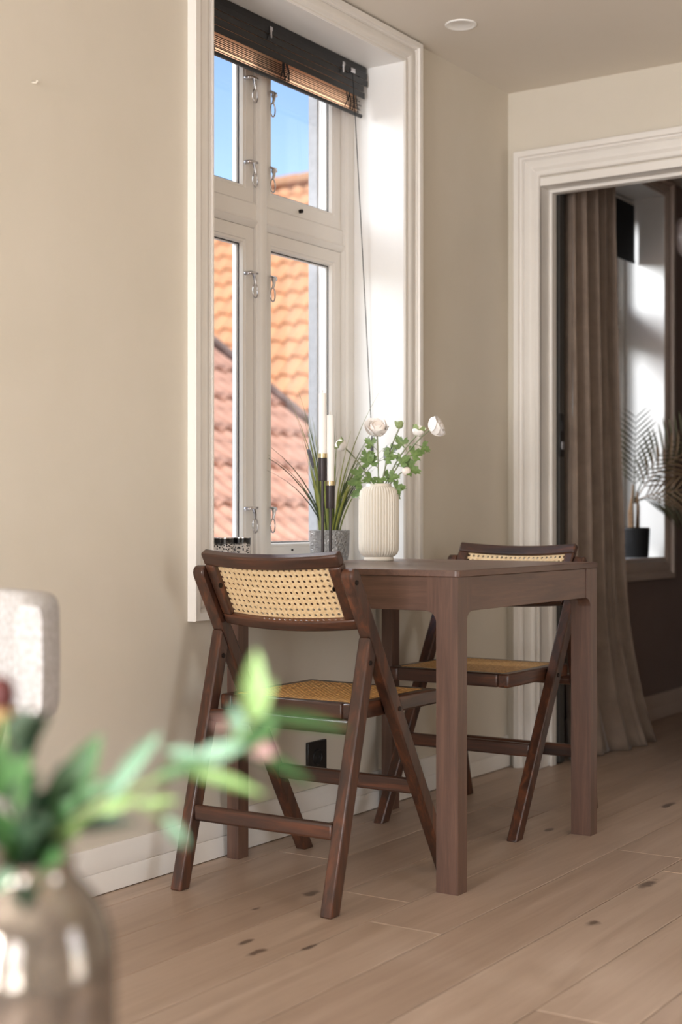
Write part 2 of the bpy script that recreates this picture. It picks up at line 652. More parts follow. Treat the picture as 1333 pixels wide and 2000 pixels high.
rv = 0.018
wall_sheet('wall_left', 0, WX, [-4.6, OPY0 - rv, OPY1 + rv, YB + 0.06], [0, OPZ0 - rv, OPZ1 + rv, CEIL + 0.1], {(1, 1)}, -0.17, 'wall', 'warm beige painted wall around the tall white window')
wall_sheet('wall_left_next_room', 0, WX, [YB + 0.06, OPY0 - rv + WIN_SHIFT, OPY1 + rv + WIN_SHIFT, 4.9], [0, OPZ0 - rv, OPZ1 + rv, CEIL + 0.1], {(1, 1)}, -0.17, 'wall_dark', 'dark mauve wall of the room beyond the doorway')
wall_sheet('wall_exterior', 0, -0.262, [-4.9, 0.05, 0.80, 0.05 + WIN_SHIFT, 0.80 + WIN_SHIFT, 4.9], [-0.3, 0.76, 2.20, CEIL + 0.5], {(1, 1), (3, 1)}, -0.03, 'exterior', 'grey plaster outer face of the house wall')
wall_sheet('wall_back', 1, YB, [WX, 0.0925, 1.0285, 4.0], [0, 2.0265, CEIL + 0.1], {(1, 0)}, 0.06, 'wall', 'beige wall with the white framed doorway')
wall_sheet('wall_back_next_room', 1, YB + 0.06, [WX, 0.0925, 1.0285, 4.0], [0, 2.0265, CEIL + 0.1], {(1, 0)}, 0.055, 'wall_dark', 'dark rear face of the doorway wall')
wall_sheet('wall_front', 1, -4.6, [-0.2, 0.45, 1.45, 2.05, 3.05, 4.0], [0, 0.09, 1.85, CEIL + 0.1], {(1, 1), (3, 1)}, -0.25, 'wall', 'beige end wall with two tall windows')
wall_sheet('wall_right', 0, 4.0, [-4.85, -1.65, -0.75, 4.9], [0, 0.09, 1.85, CEIL + 0.1], {(1, 1)}, 0.15, 'wall', 'beige wall opposite the window wall')
wall_sheet('wall_end_next_room', 1, 4.9, [-0.2, 4.15], [0, CEIL + 0.1], set(), 0.15, 'wall_dark', 'dark end wall of the next room')
b = MB().box(-0.3, 4.15, -4.85, 5.05, CEIL, CEIL + 0.2)
struct(b.build('ceiling', 'ceiling'), 'smooth beige white ceiling above the window', 'ceiling')

# floor: sub-floor slab with oak planks laid on it
fl = MB().box(-0.19, 4.15, -4.85, 5.05, -0.12, -0.016).build('floor', 'oak')
struct(fl, 'pale oak plank floor with dark knots', 'floor')
PLANK = {}


def plank(x0, x1, y0, y1):
    L = round(y1 - y0, 3)
    w = round(x1 - x0, 3)
    if (w, L) not in PLANK:
        g = 0.0011
        c_ = 0.0016
        bb = MB()
        vs = []
        for (ins, z) in ((g, -0.0155), (g, -c_ * 0.7), (g + c_, 0.0)):
            vs += [(ins, ins, z), (w - ins, ins, z), (w - ins, L - ins, z), (ins, L - ins, z)]
        fs = [(8, 9, 10, 11)]
        for k in (0, 4):
            for i in range(4):
                j = (i + 1) % 4
                fs.append((k + i, k + j, k + 4 + j, k + 4 + i))
        bb.add(vs, fs)
        me = bb.mesh('plank')
        me.materials.append(M['oak'])
        PLANK[(w, L)] = me
    place(PLANK[(w, L)], 'plank', fl, Matrix.Translation((x0, y0, 0)))


random.seed(5)
k = 0
xs = [WX - 0.15] + [0.077 + 0.18 * i for i in range(0, 15)]
joints = {4: -0.285, 5: 0.63}     # plank rows whose end joints show
for i in range(len(xs) - 1):
    LEN = 1.9
    off = joints.get(i, -2.6 + ((i * 0.83) % 1.9) * 1.0)
    y = off
    while y > -3.2:
        y -= LEN
    while y < 4.9:
        y0, y1 = max(y, -3.2), min(y + LEN, 4.9)
        if y1 - y0 > 0.05:
            plank(xs[i], xs[i + 1], y0, y1)
        y += LEN


# baseboards
def baseboard(name, y0, y1, mat, label):
    prof = [(WX, 0.002), (0.0, 0.002), (0.0, 0.048), (-0.002, 0.052), (-0.001, 0.058), (-0.003, 0.088), (-0.006, 0.096), (-0.006, 0.102), (-0.009, 0.108), (WX, 0.108)]
    return struct(MB().prism(prof, 1, y0, y1).build(name, mat, bevel=0.0008, seg=1), label, 'baseboard')


baseboard('baseboard_left', -4.6, YB - 0.012, 'trim', 'white moulded baseboard under the window')
baseboard('baseboard_left_next_room', YB + 0.115, 4.9, 'trim_shaded', 'white moulded baseboard in the next room, shade coloured in')


# ------------------------------------------------------------------ mouldings
CASING = [(0.002, -0.0148), (0.002, -0.004), (0.005, -0.001), (0.011, -0.001), (0.013, -0.0065), (0.019, -0.0065), (0.022, -0.004), (0.030, 0.001), (0.042, 0.003), (0.055, 0.001), (0.062, -0.004),
          (0.065, 0.002), (0.070, 0.003), (0.0725, 0.0105), (0.090, 0.011), (0.092, 0.009), (0.092, -0.0148)]


def casing_sides(parent, y0, y1, z0, z1, mat, sides, axis, base, sgn=1, tops=1.0, deep=1.0):
    """mitred casing boards around an opening; axis is the wall normal"""
    n = len(CASING)
    rings = []
    for (d, h) in CASING:
        c4 = [(y0 - d, z0 - d), (y1 + d, z0 - d), (y1 + d, z1 + d * tops), (y0 - d, z1 + d * tops)]
        r4 = []
        for (u, v_) in c4:
            p = [u, v_]
            p.insert(axis, base + sgn * (h + 0.015) * deep)
            r4.append(p)
        rings.append(r4)
    for s in sides:
        a, b2 = s, (s + 1) % 4
        bb = MB()
        vs = [rg[a] for rg in rings] + [rg[b2] for rg in rings]
        fs = [(i, i + 1, n + i + 1, n + i) for i in range(n - 1)]
        fs += [(n - 1, 0, n, 2 * n - 1)]
        fs += [tuple(range(n))[::-1], tuple(range(n, 2 * n))]
        bb.add(vs, fs)
        bb.build('casing', mat, parent, smooth=True, angle=25)


def rect_profile(parent, name, y0, y1, z0, z1, prof, mat, smooth=False, bevel=0):
    """closed rectangular frame; prof is a loop of (inward distance, x)"""
    n = len(prof)
    bb = MB()
    vs = []
    for (d, x) in prof:
        vs += [(x, y0 + d, z0 + d), (x, y1 - d, z0 + d), (x, y1 - d, z1 - d), (x, y0 + d, z1 - d)]
    fs = []
    for i in range(n):
        j = (i + 1) % n
        for k_ in range(4):
            k2 = (k_ + 1) % 4
            fs.append((i * 4 + k_, i * 4 + k2, j * 4 + k2, j * 4 + k_))
    bb.add(vs, fs)
    return bb.build(name, mat, parent, smooth=smooth, bevel=bevel)


def window_hook(parent, y, z, side):
    """nickel stay with a hanging wire loop; side -1 / +1 mirrors it about the mullion"""
    x = -0.203
    b = MB()
    b.tube([(x, y - 0.020 * side, z), (x + 0.012, y - 0.020 * side, z), (x + 0.017, y - 0.012 * side, z + 0.002), (x + 0.017, y + 0.014 * side, z + 0.003)], [0.006, 0.0055, 0.0045, 0.004], 8)
    b.tube([(x + 0.017, y - 0.004 * side, z), (x + 0.019, y + 0.001, z - 0.016), (x + 0.018, y + 0.003 * side, z - 0.03)], [0.0065, 0.0045, 0.003], 8)
    h = b.build('window_hook', 'chrome', parent, smooth=True, angle=60)
    loop = []
    for i in range(17):
        t = 2 * PI * i / 16
        loop.append((x + 0.018, y + 0.003 * side + 0.011 * math.sin(t), z - 0.048 + 0.020 * math.cos(t) * (1 if math.cos(t) < 0 else 1.0)))
    MB().tube(loop, 0.0021, 6, False).build('wire_loop', 'chrome', h, smooth=True, angle=80)


def make_window(name, sh, trim, label):
    w = thing(name, (-0.1, sh, OPZ0), label, 'window', kind='structure')
    y0, y1 = OPY0 + sh, OPY1 + sh
    casing_sides(w, y0, y1, OPZ0, OPZ1, trim, (0, 1, 2, 3), 0, WX, 1, 0.80)
    # lining boards of the deep reveal
    for (a, b2, c_, d) in ((y0 - 0.017, y0, OPZ0 - 0.017, OPZ1 + 0.017), (y1, y1 + 0.017, OPZ0 - 0.017, OPZ1 + 0.017)):
        MB().box(-0.186, -0.0055, a, b2, c_, d).build('reveal_board', 'reveal', w)
    MB().box(-0.186, -0.0055, y0, y1, OPZ1, OPZ1 + 0.017).build('reveal_board', 'reveal', w)
    MB().box(-0.186, -0.0055, y0, y1, OPZ0 - 0.017, OPZ0).build('sill_board', 'reveal', w)
    # outer frame, mullion and transom
    rect_profile(w, 'frame', y0 - 0.017, y1 + 0.017, OPZ0 - 0.017, OPZ1 + 0.017, [(0, -0.1865), (0.050, -0.1865), (0.056, -0.192), (0.061, -0.192), (0.061, -0.262), (0, -0.262)], 'trim')
    zt0, zt1 = 1.684, 1.755
    ym = 0.425 + sh
    # rounded mullion running past the transom
    pr = []
    for i in range(9):
        t = PI * i / 8
        pr.append((-0.193 + 0.012 * math.sin(t), ym - 0.0175 * math.cos(t)))
    pr = [(-0.262, ym - 0.0225), (-0.197, ym - 0.0225), (-0.195, ym - 0.019)] + pr + [(-0.195, ym + 0.019), (-0.197, ym + 0.0225), (-0.262, ym + 0.0225)]
    MB().prism(pr, 2, OPZ0 + 0.044, OPZ1 - 0.044).build('mullion', 'trim', w, smooth=True, angle=40)
    for (a, b2) in ((y0 + 0.044, ym - 0.0225), (ym + 0.0225, y1 - 0.044)):
        p2 = [(-0.262, zt0), (-0.205, zt0), (-0.200, zt0 + 0.004), (-0.193, zt0 + 0.010), (-0.190, zt0 + 0.016), (-0.196, zt0 + 0.022), (-0.198, zt0 + 0.028), (-0.198, zt1 - 0.006), (-0.204, zt1), (-0.262, zt1)]
        MB().add([(x, a, z) for (x, z) in p2] + [(x, b2, z) for (x, z) in p2], [tuple(range(10))[::-1], tuple(range(10, 20))] + [(i, (i + 1) % 10, 10 + (i + 1) % 10, 10 + i) for i in range(10)]).build('transom', 'trim', w, smooth=True, angle=30)
    # four sashes with glass
    for (a, b2) in ((y0 + 0.045, ym - 0.0235), (ym + 0.0235, y1 - 0.045)):
        for (c_, d, sb, st) in ((OPZ0 + 0.045, zt0 - 0.001, 0.05, 0.036), (zt1 + 0.001, OPZ1 - 0.045, 0.044, 0.05)):
            wd = 0.047
            s_ = rect_profile(w, 'sash', a, b2, c_, d, [(0, -0.206), (wd - 0.012, -0.206), (wd - 0.010, -0.209), (wd - 0.004, -0.210), (wd, -0.218), (wd, -0.245), (0, -0.245)], 'trim')
            MB().box(-0.2275, -0.2235, a + wd - 0.003, b2 - wd + 0.003, c_ + wd - 0.003, d - wd + 0.003).build('pane', 'glass', s_)
            rect_profile(s_, 'gasket', a + wd - 0.001, b2 - wd + 0.001, c_ + wd - 0.001, d - wd + 0.001, [(0, -0.2215), (0.0035, -0.2215), (0.0035, -0.2234), (0, -0.2234)], 'gasket')
            rect_profile(s_, 'outer_bead', a + wd - 0.001, b2 - wd + 0.001, c_ + wd - 0.001, d - wd + 0.001, [(0, -0.2278), (0.005, -0.2278), (0.005, -0.236), (0, -0.245)], 'reveal')
    rect_profile(w, 'storm_frame', y0 + 0.03, y1 - 0.03, OPZ0 + 0.02, OPZ1 - 0.02, [(0, -0.2455), (0.058, -0.2455), (0.060, -0.249), (0.060, -0.2615), (0, -0.2615)], 'reveal')
    return w


win1 = make_window('window_1', 0.0, 'trim', 'tall white four pane window above the dining table')
for z in (2.100, 1.862, 1.549, 0.885):
    window_hook(win1, 0.380, z, 1)
    window_hook(win1, 0.470, z + (0.0 if z < 2 else -0.02), -1)
MB().tube([(-0.206, 0.63, 1.772), (-0.196, 0.63, 1.772)], 0.006, 8).build('knob', 'dark_metal', win1, smooth=True)
MB().tube([(-0.206, 0.59, 0.765), (-0.202, 0.59, 0.765)], 0.003, 8).build('screw', 'dark_metal', win1, smooth=True)
win2 = make_window('window_2', WIN_SHIFT, 'trim_shaded', 'window with deep white reveal seen through the doorway')

# windows of the walls behind and beside the camera
for i, (x, lab) in enumerate(((0.95, 'full height window in the end wall, on the side of the window wall'), (2.55, 'full height window in the end wall, away from the window wall'))):
    w = thing('window_%d' % (3 + i), (x, -4.6, 0.09), lab, 'window', kind='structure')
    for (a, b2, c_, d) in ((x - 0.5, x - 0.44, 0.09, 1.85), (x + 0.44, x + 0.5, 0.09, 1.85), (x - 0.44, x + 0.44, 0.09, 0.15), (x - 0.44, x + 0.44, 1.79, 1.85), (x - 0.03, x + 0.03, 0.15, 1.79)):
        MB().box(a, b2, -4.6, -4.54, c_, d).build('frame_bar', 'trim', w)
w = thing('window_5', (4.0, -1.2, 0.09), 'full height window in the wall opposite the dining table', 'window', kind='structure')
for (a, b2, c_, d) in ((-1.65, -1.59, 0.09, 1.85), (-0.81, -0.75, 0.09, 1.85), (-1.59, -0.81, 0.09, 0.15), (-1.59, -0.81, 1.79, 1.85), (-1.23, -1.17, 0.15, 1.79)):
    MB().box(3.94, 4.0, a, b2, c_, d).build('frame_bar', 'trim', w)

# doorway
door = thing('door_1', (0.1, YB, 0), 'white moulded door frame of the open doorway', 'doorway', kind='structure')
DX0, DX1, DZ = 0.113, 1.008, 2.012
casing_sides(door, DX0, DX1, -0.2, 2.028, 'trim', (1, 2, 3), 1, YB, -1, 1.0, 1.35)
for o in [c_ for c_ in door.children]:
    # side boards end on the floor
    bm = bmesh.new()
    bm.from_mesh(o.data)
    bmesh.ops.bisect_plane(bm, geom=bm.verts[:] + bm.edges[:] + bm.faces[:], plane_co=(0, 0, 0.001), plane_no=(0, 0, 1), clear_inner=True)
    bm.to_mesh(o.data)
    bm.free()
for (a, b2) in ((0.093, 0.111), (1.01, 1.028)):
    MB().box(a, b2, YB - 0.006, YB + 0.113, 0.001, 1.997).build('jamb', 'trim', door, bevel=0.002)
MB().box(0.0935, 1.0275, YB - 0.006, YB + 0.113, 1.997, 2.026).build('head_jamb', 'trim', door, bevel=0.002)
MB().box(0.111, 0.123, YB + 0.062, YB + 0.098, 0.001, 1.985).build('stop', 'trim', door, bevel=0.002)
MB().box(0.998, 1.01, YB + 0.062, YB + 0.098, 0.001, 1.985).build('stop', 'trim', door, bevel=0.002)
MB().box(0.111, 1.01, YB + 0.062, YB + 0.098, 1.985, 1.997).build('stop', 'trim', door, bevel=0.002)
# dark sliding leaf parked behind the wall, only its edge shows
leaf = thing('door_2', (0.1, YB + 0.14, 0), 'dark sliding door leaf parked behind the doorway wall', 'door', kind='structure')
MB().box(-0.010, 0.125, YB + 0.118, YB + 0.158, 0.006, 2.05).build('leaf', 'door_dark', leaf, bevel=0.002)
lk = MB().box(0.124, 0.129, YB + 0.114, YB + 0.150, 1.075, 1.225).build('lock_plate', 'black', leaf, bevel=0.002)
MB().box(0.129, 0.134, YB + 0.122, YB + 0.140, 1.10, 1.128).build('latch', 'matt_steel', lk, bevel=0.001)
MB().box(0.129, 0.131, YB + 0.120, YB + 0.142, 1.165, 1.20).build('bolt_slot', 'gasket', lk)


# ------------------------------------------------------------------ folding cane chairs
def cane_panel(parent, name, fn, nu, nv, hole, mat, pitch, thick=0.0022):
    """caned sheet: every cell has a real eight-sided hole; fn(u, v) in metres gives the point"""
    bb = MB()
    vs, fs = [], []
    idx = {}

    def vid(u, v_):
        key = (round(u, 5), round(v_, 5))
        if key not in idx:
            idx[key] = len(vs)
            vs.append(fn(u, v_))
        return idx[key]
    hp = pitch / 2
    for i in range(nu):
        for j in range(nv):
            cu, cv = (i + 0.5 - nu / 2) * pitch, (j + 0.5 - nv / 2) * pitch
            outer = [(hp, 0), (hp, hp), (0, hp), (-hp, hp), (-hp, 0), (-hp, -hp), (0, -hp), (hp, -hp)]
            inner = [(hole * math.cos(PI / 4 * k_), hole * math.sin(PI / 4 * k_)) for k_ in range(8)]
            oi = [vid(cu + a, cv + b2) for a, b2 in outer]
            ii = [vid(cu + a, cv + b2) for a, b2 in inner]
            for k_ in range(8):
                k2 = (k_ + 1) % 8
                fs.append((oi[k_], oi[k2], ii[k2], ii[k_]))
    bb.add(vs, fs)
    return bb.build(name, mat, parent, solid=thick)


def make_chair(label):
    t = thing('folding_chair', (0, 0, 0), label, 'chair', 'folding cane chairs at the table')
    xi, xo = 0.1935, 0.2245
    p0, p1 = Vector((0.2, 0.0)), Vector((-0.232, 0.745))       # long members, side view (y, z)
    d = (p1 - p0).normalized()
    nrm = Vector((d.y, -d.x))                                   # towards the front
    hw = 0.0175
    for s in (-1, 1):
        a, b2 = sorted((s * xi, s * xo))
        fa = p0 + nrm * hw / abs(nrm.x) * 1.0
        poly = [(p0.x - hw / nrm.x, 0.0), (p0.x + hw / nrm.x, 0.0)]
        top = p1 - d * hw
        for k_ in range(7):
            an = PI * k_ / 6
            q = top + nrm * hw * math.cos(an) + d * hw * math.sin(an)
            poly.append((q.x, q.y))
        MB().prism(poly, 0, a, b2).build('front_leg', 'walnut_z', t, bevel=0.004)
        # rear leg, its head cut to lie against the long member
        rear = lambda z: -0.322 + 0.264 * z
        front = lambda z: -0.286 + 0.264 * z
        mem = lambda z: p0.x - hw / nrm.x + (d.x / d.y) * z - 0.001
        zt = (mem(0) + 0.322) / (0.264 - d.x / d.y)
        zf = (mem(0) + 0.286) / (0.264 - d.x / d.y)
        poly = [(rear(0), 0), (front(0), 0), (front(zf), zf), (rear(zt), zt)]
        MB().prism(poly, 0, a, b2).build('rear_leg', 'walnut_z', t, bevel=0.004)
        for (y, z) in ((-0.221, 0.716), (-0.040, 0.420), (-0.165, 0.535)):
            MB().tube([(s * (xo - 0.002), y, z), (s * (xo + 0.0022), y, z)], [0.0065, 0.0055], 10).build('bolt', 'dark_metal', t, smooth=True)
        MB().tube([(s * (xi + 0.002), -0.162, 0.530), (s * (xi - 0.0022), -0.162, 0.530)], [0.0065, 0.0055], 10).build('bolt', 'dark_metal', t, smooth=True)
    # stretchers between the legs and the round bar the seat drops on
    MB().box(-xi, xi, -0.2735, -0.2545, 0.155, 0.192).build('stretcher', 'walnut_x', t, bevel=0.006, seg=3)
    MB().box(-xi, xi, 0.062, 0.080, 0.204, 0.240).build('stretcher', 'walnut_x', t, bevel=0.004)
    MB().tube([(-xi, -0.199, 0.392), (xi, -0.199, 0.392)], 0.0165, 16).build('round_bar', 'walnut_x', t, smooth=True, angle=60)
    # seat frame
    sx, ya, yb, za, zb = 0.1905, -0.178, 0.198, 0.404, 0.441
    rw = 0.034
    for s in (-1, 1):
        a, b2 = sorted((s * sx, s * (sx - rw)))
        MB().box(a, b2, ya, yb, za, zb).build('seat_rail', 'walnut_y', t, bevel=0.005)
    MB().box(-sx + rw, sx - rw, ya, ya + rw, za, zb).build('seat_rail', 'walnut_x', t, bevel=0.004)
    MB().box(-sx + rw, sx - rw, yb - rw, yb, za, zb).build('seat_rail', 'walnut_x', t, bevel=0.004)
    pit = 0.0142
    ymid = (ya + yb) / 2
    cane_panel(t, 'seat_cane', lambda u, v_: (u, ymid + v_, 0.4405 - 0.003 * math.cos(u / 0.32 * PI) * math.cos(v_ / 0.32 * PI)), 23, 22, 0.0042, 'cane_seat', pit)
    # curved backrest
    y_b, z_b = -0.155, 0.606
    dv = Vector((d.x, d.y))
    rn = Vector((-d.y, d.x))                                    # rear normal: back and down

    def bp(u, v_, w_):
        bul = 0.020 * (1 - (u / 0.19) ** 2)
        q = Vector((y_b, z_b)) + dv * v_ + rn * (bul + w_)
        return (u, q.x, q.y)

    def curved(name, u0, u1, v0, v1, w0, w1, n, mat):
        vs, fs = [], []
        for i in range(n + 1):
            u = u0 + (u1 - u0) * i / n
            vs += [bp(u, v0, w0), bp(u, v1, w0), bp(u, v1, w1), bp(u, v0, w1)]
        for i in range(n):
            for k_ in range(4):
                k2 = (k_ + 1) % 4
                fs.append((i * 4 + k_, i * 4 + k2, i * 4 + 4 + k2, i * 4 + 4 + k_))
        fs += [(0, 1, 2, 3), tuple(n * 4 + k_ for k_ in (3, 2, 1, 0))]
        return MB().add(vs, fs).build(name, mat, t, bevel=0.005, seg=3)
    curved('backrest_rail', -0.191, 0.191, 0.164, 0.196, -0.024, 0, 14, 'walnut_x')
    curved('backrest_rail', -0.191, 0.191, 0.0, 0.028, -0.024, 0, 14, 'walnut_x')
    curved('backrest_stile', -0.191, -0.160, 0.027, 0.165, -0.0238, -0.0002, 2, 'walnut_z')
    curved('backrest_stile', 0.160, 0.191, 0.027, 0.165, -0.0238, -0.0002, 2, 'walnut_z')
    cane_panel(t, 'backrest_cane', lambda u, v_: bp(u, 0.096 + v_, -0.016), 22, 9, 0.0040, 'cane', 0.0150)
    for s in (-1, 1):
        MB().tube([(s * 0.1590, -0.214, 0.700), (s * 0.162, -0.214, 0.700)], 0.006, 10).build('pivot_pin', 'dark_metal', t, smooth=True)
    return t


ch = make_chair('dark stained folding chair with honey cane seat, its back to the viewer')
ch2 = copy_tree(ch)
ch.location = (0.3235, 0.0, 0.0)
ch2.location = (0.3235, 0.775, 0.0)
ch2.rotation_euler = (0, 0, PI)
ch2['label'] = 'dark stained folding cane chair across the table, facing the viewer'

# ------------------------------------------------------------------ dining table
TT = 0.739
tb = thing('dining_table', (0.345, 0.39, 0), 'small dark brown wooden table pushed against the window wall', 'table')
TX0, TX1, TY0, TY1 = 0.0125, 0.683, -0.004, 0.784


def rounded_rect(x0, x1, y0, y1, r, n=5):
    pts = []
    for (cx, cy, a0) in ((x1 - r, y0 + r, -90), (x1 - r, y1 - r, 0), (x0 + r, y1 - r, 90), (x0 + r, y0 + r, 180)):
        for i in range(n + 1):
            an = R(a0 + 90 * i / n)
            pts.append((cx + r * math.cos(an), cy + r * math.sin(an)))
    return pts


MB().prism(rounded_rect(TX0, TX1, TY0, TY1, 0.012), 2, TT - 0.016, TT).build('tabletop', 'table_y', tb, bevel=0.002)
ZA = 0.644
ZT = TT - 0.016


def table_leg(x_in, x_out, y_in, y_out):
    """corner leg whose head widens with a rounded shoulder into both aprons"""
    bb = MB()
    sx = 1 if x_out > x_in else -1
    sy = 1 if y_out > y_in else -1
    rr = 0.026
    ext = 0.024

    def shoulder(i, o, s):
        # profile in (coordinate, z), from the outer edge inwards
        pts = [(o, 0.0), (o, ZT), (i - s * (ext + 0.001), ZT), (i - s * (ext + 0.001), ZA)]
        for k_ in range(7):
            an = R(90 * k_ / 6)
            pts.append((i - s * rr * (1 - math.sin(an)), ZA - rr * (1 - math.cos(an))) if False else (i - s * rr + s * rr * math.sin(an), ZA - rr + rr * math.cos(an)))
        pts.append((i, 0.0))
        return pts
    px = shoulder(x_in, x_out, sx)
    py = shoulder(y_in, y_out, sy)
    ya, yb = sorted((y_out, y_in))
    xa, xb = sorted((x_out, x_in))
    bb.prism([(p[0], p[1]) for p in px], 1, ya, yb)
    e_ = 0.0004
    py = [(min(max(p[0], ya + e_), p[0]) if p[0] < ya + e_ and sy < 0 else p[0], p[1]) for p in py]
    cl = lambda y: (max(y, ya + e_) if sy < 0 else min(y, yb - e_))
    py = [(cl(p[0]), min(p[1], ZT - e_) if p[1] > 0.01 else p[1] + e_) for p in py]
    py = [(p[0] + (e_ * sy if abs(p[0] - y_in) < 1e-6 else 0), p[1]) for p in py]
    lo, hi = sorted((x_out - sx * 0.036, x_out))
    bb.prism(py, 0, lo + e_, hi - e_)
    return bb.build('leg', 'table_z', tb, bevel=0.003)


table_leg(0.622, 0.679, 0.042, 0.0)
table_leg(0.622, 0.679, 0.738, 0.780)
table_leg(0.050, 0.0145, 0.042, 0.0)
table_leg(0.050, 0.0145, 0.738, 0.780)
MB().box(0.0745, 0.5975, 0.005, 0.025, ZA, ZT).build('apron', 'table_x', tb, bevel=0.0012)
MB().box(0.0745, 0.5975, 0.755, 0.775, ZA, ZT).build('apron', 'table_x', tb, bevel=0.0012)
MB().box(0.656, 0.676, 0.067, 0.713, ZA, ZT).build('apron', 'table_y', tb, bevel=0.0012)
MB().box(0.0165, 0.0365, 0.067, 0.713, ZA, ZT).build('apron', 'table_y', tb, bevel=0.0012)

# ------------------------------------------------------------------ ribbed vase with ranunculus
VX, VY = 0.116, 0.560
vase = thing('ribbed_vase', (VX, VY, TT), 'cream ribbed ceramic vase standing on the dark table', 'vase')
prof = [(0.0, 0.0), (0.040, 0.0), (0.042, 0.002), (0.042, 0.008), (0.040, 0.011), (0.046, 0.014), (0.053, 0.021), (0.0565, 0.032), (0.0572, 0.05), (0.0572, 0.165), (0.0565, 0.182), (0.053, 0.196), (0.047, 0.204), (0.0385, 0.2085),
        (0.0355, 0.210), (0.0355, 0.2155), (0.0335, 0.2165), (0.0315, 0.2155), (0.0315, 0.205), (0.045, 0.19), (0.05, 0.17), (0.05, 0.03), (0.0, 0.02)]


def flute(r, z, an):
    if r > 0.041 and 0.012 < z < 0.206:
        e = min(1, (r - 0.041) / 0.008)
        return r - 0.0017 * e * (1 - abs(math.cos(an * 20))) * 2.4
    return r


MB().lathe(prof, (VX, VY, TT), 240, flute).build('body', 'ceramic', vase, smooth=True, angle=70)


def petal_mesh():
    # cupped petal: base at origin, length 1 along +Y, curls up (+Z)
    def fn(u, v_):
        w_ = math.sin(PI * (0.18 + 0.82 * v_) * 0.92) ** 0.7 * 0.62
        x = (u - 0.5) * 2 * w_
        return (x, v_, 0.55 * v_ * v_ + 0.45 * x * x)
    return MB().grid(fn, 4, 5).mesh('petal', smooth=True, angle=80)


PETAL = petal_mesh()
PETAL.materials.append(M['petal'])


def lobed_leaf():
    # three-lobed, notched ranunculus leaf lying near the local XY plane, stalk at origin
    bb = MB()
    out = [(0.0, 0.0), (0.06, 0.30), (0.30, 0.24), (0.52, 0.36), (0.46, 0.48), (0.56, 0.60), (0.36, 0.60), (0.20, 0.52), (0.26, 0.78), (0.16, 0.80), (0.10, 1.0), (0.0, 0.90),
           (-0.10, 1.0), (-0.16, 0.80), (-0.26, 0.78), (-0.20, 0.52), (-0.36, 0.60), (-0.56, 0.60), (-0.46, 0.48), (-0.52, 0.36), (-0.30, 0.24), (-0.06, 0.30)]
    vs = [(x, y, 0.35 * abs(x) - 0.25 * y * y) for (x, y) in out] + [(0, 0.45, -0.06)]
    n = len(out)
    fs = [(i, (i + 1) % n, n) for i in range(n)]
    return bb.add(vs, fs).mesh('leaf', smooth=True, angle=80)


LOBED = lobed_leaf()
LOBED.materials.append(M['leaf'])


def bloom(parent, p, d, r, full=True):
    """layered ranunculus head around a rounded core"""
    p = Vector(p)
    d = Vector(d).normalized()
    core = MB()
    q = d.to_track_quat('Z', 'Y').to_matrix().to_4x4()
    Mx = Matrix.Translation(p) @ q
    pr = [(0.0, -0.5), (0.42, -0.42), (0.66, -0.1), (0.68, 0.2), (0.5, 0.48), (0.22, 0.58), (0.0, 0.55)]
    b2 = MB().lathe([(a * r, z * r) for a, z in pr], (0, 0, 0), 14)
    core.add(b2.v, b2.f, Mx)
    co = core.build('bloom', 'petal_core', parent, smooth=True, angle=70)
    rings = ((9, 1.02, 0.95, 62, -0.45), (8, 0.95, 0.88, 78, -0.38), (7, 0.82, 0.74, 90, -0.25), (6, 0.62, 0.55, 100, -0.05)) if full else ((6, 0.78, 0.72, 84, -0.42), (5, 0.68, 0.6, 96, -0.3))
    for (n, ln, wd, elev, zz) in rings:
        ph = random.random() * 6
        for k_ in range(n):
            an = ph + 2 * PI * k_ / n + random.uniform(-0.12, 0.12)
            rad = Vector((math.cos(an), math.sin(an), 0))
            e = R(elev + random.uniform(-7, 7) - 25)
            dr = rad * math.cos(e) + Vector((0, 0, 1)) * math.sin(e)
            inward = Vector((0, 0, 1)) * math.cos(e) - rad * math.sin(e)
            base = rad * 0.33 * r + Vector((0, 0, zz * r))
            L = ln * r * random.uniform(0.92, 1.08)
            mw = Mx @ frame_matrix(base, dr, inward, (L * wd * 0.95, L, L * 0.8))
            place(PETAL, 'petal', co, mw)
    return co


def bud(parent, p, d, r, white):
    p = Vector(p)
    q = Vector(d).normalized().to_track_quat('Z', 'Y').to_matrix().to_4x4()
    Mx = Matrix.Translation(p) @ q
    b2 = MB().lathe([(0, -0.9 * r), (0.6 * r, -0.7 * r), (0.95 * r, -0.1 * r), (0.9 * r, 0.4 * r), (0.5 * r, 0.85 * r), (0.0, 0.95 * r)], (0, 0, 0), 14)
    b3 = MB().add(b2.v, b2.f, Mx)
    o = b3.build('bud', 'petal' if white else 'bud_green', parent, smooth=True, angle=70)
    for k_ in range(5):
        an = 2 * PI * k_ / 5
        rad = Vector((math.cos(an), math.sin(an), 0))
        dr = rad * 0.62 + Vector((0, 0, 0.78))
        mw = Mx @ frame_matrix(rad * 0.35 * r + Vector((0, 0, -0.8 * r)), dr, Vector((0, 0, 1)) - rad, (r * 1.0, r * (1.75 if white else 1.9), r * 0.75))
        s_ = place(SEPAL, 'sepal', o, mw)
    return o


SEPAL = petal_mesh()
SEPAL.name = 'sepal'
SEPAL.materials.append(M['bud_green'])


def bez(p0, p1, p2, n=8):
    p0, p1, p2 = Vector(p0), Vector(p1), Vector(p2)
    return [p0 * (1 - t) ** 2 + p1 * 2 * t * (1 - t) + p2 * t * t for t in [i / n for i in range(n + 1)]]


mouth = Vector((VX, VY, TT + 0.20))
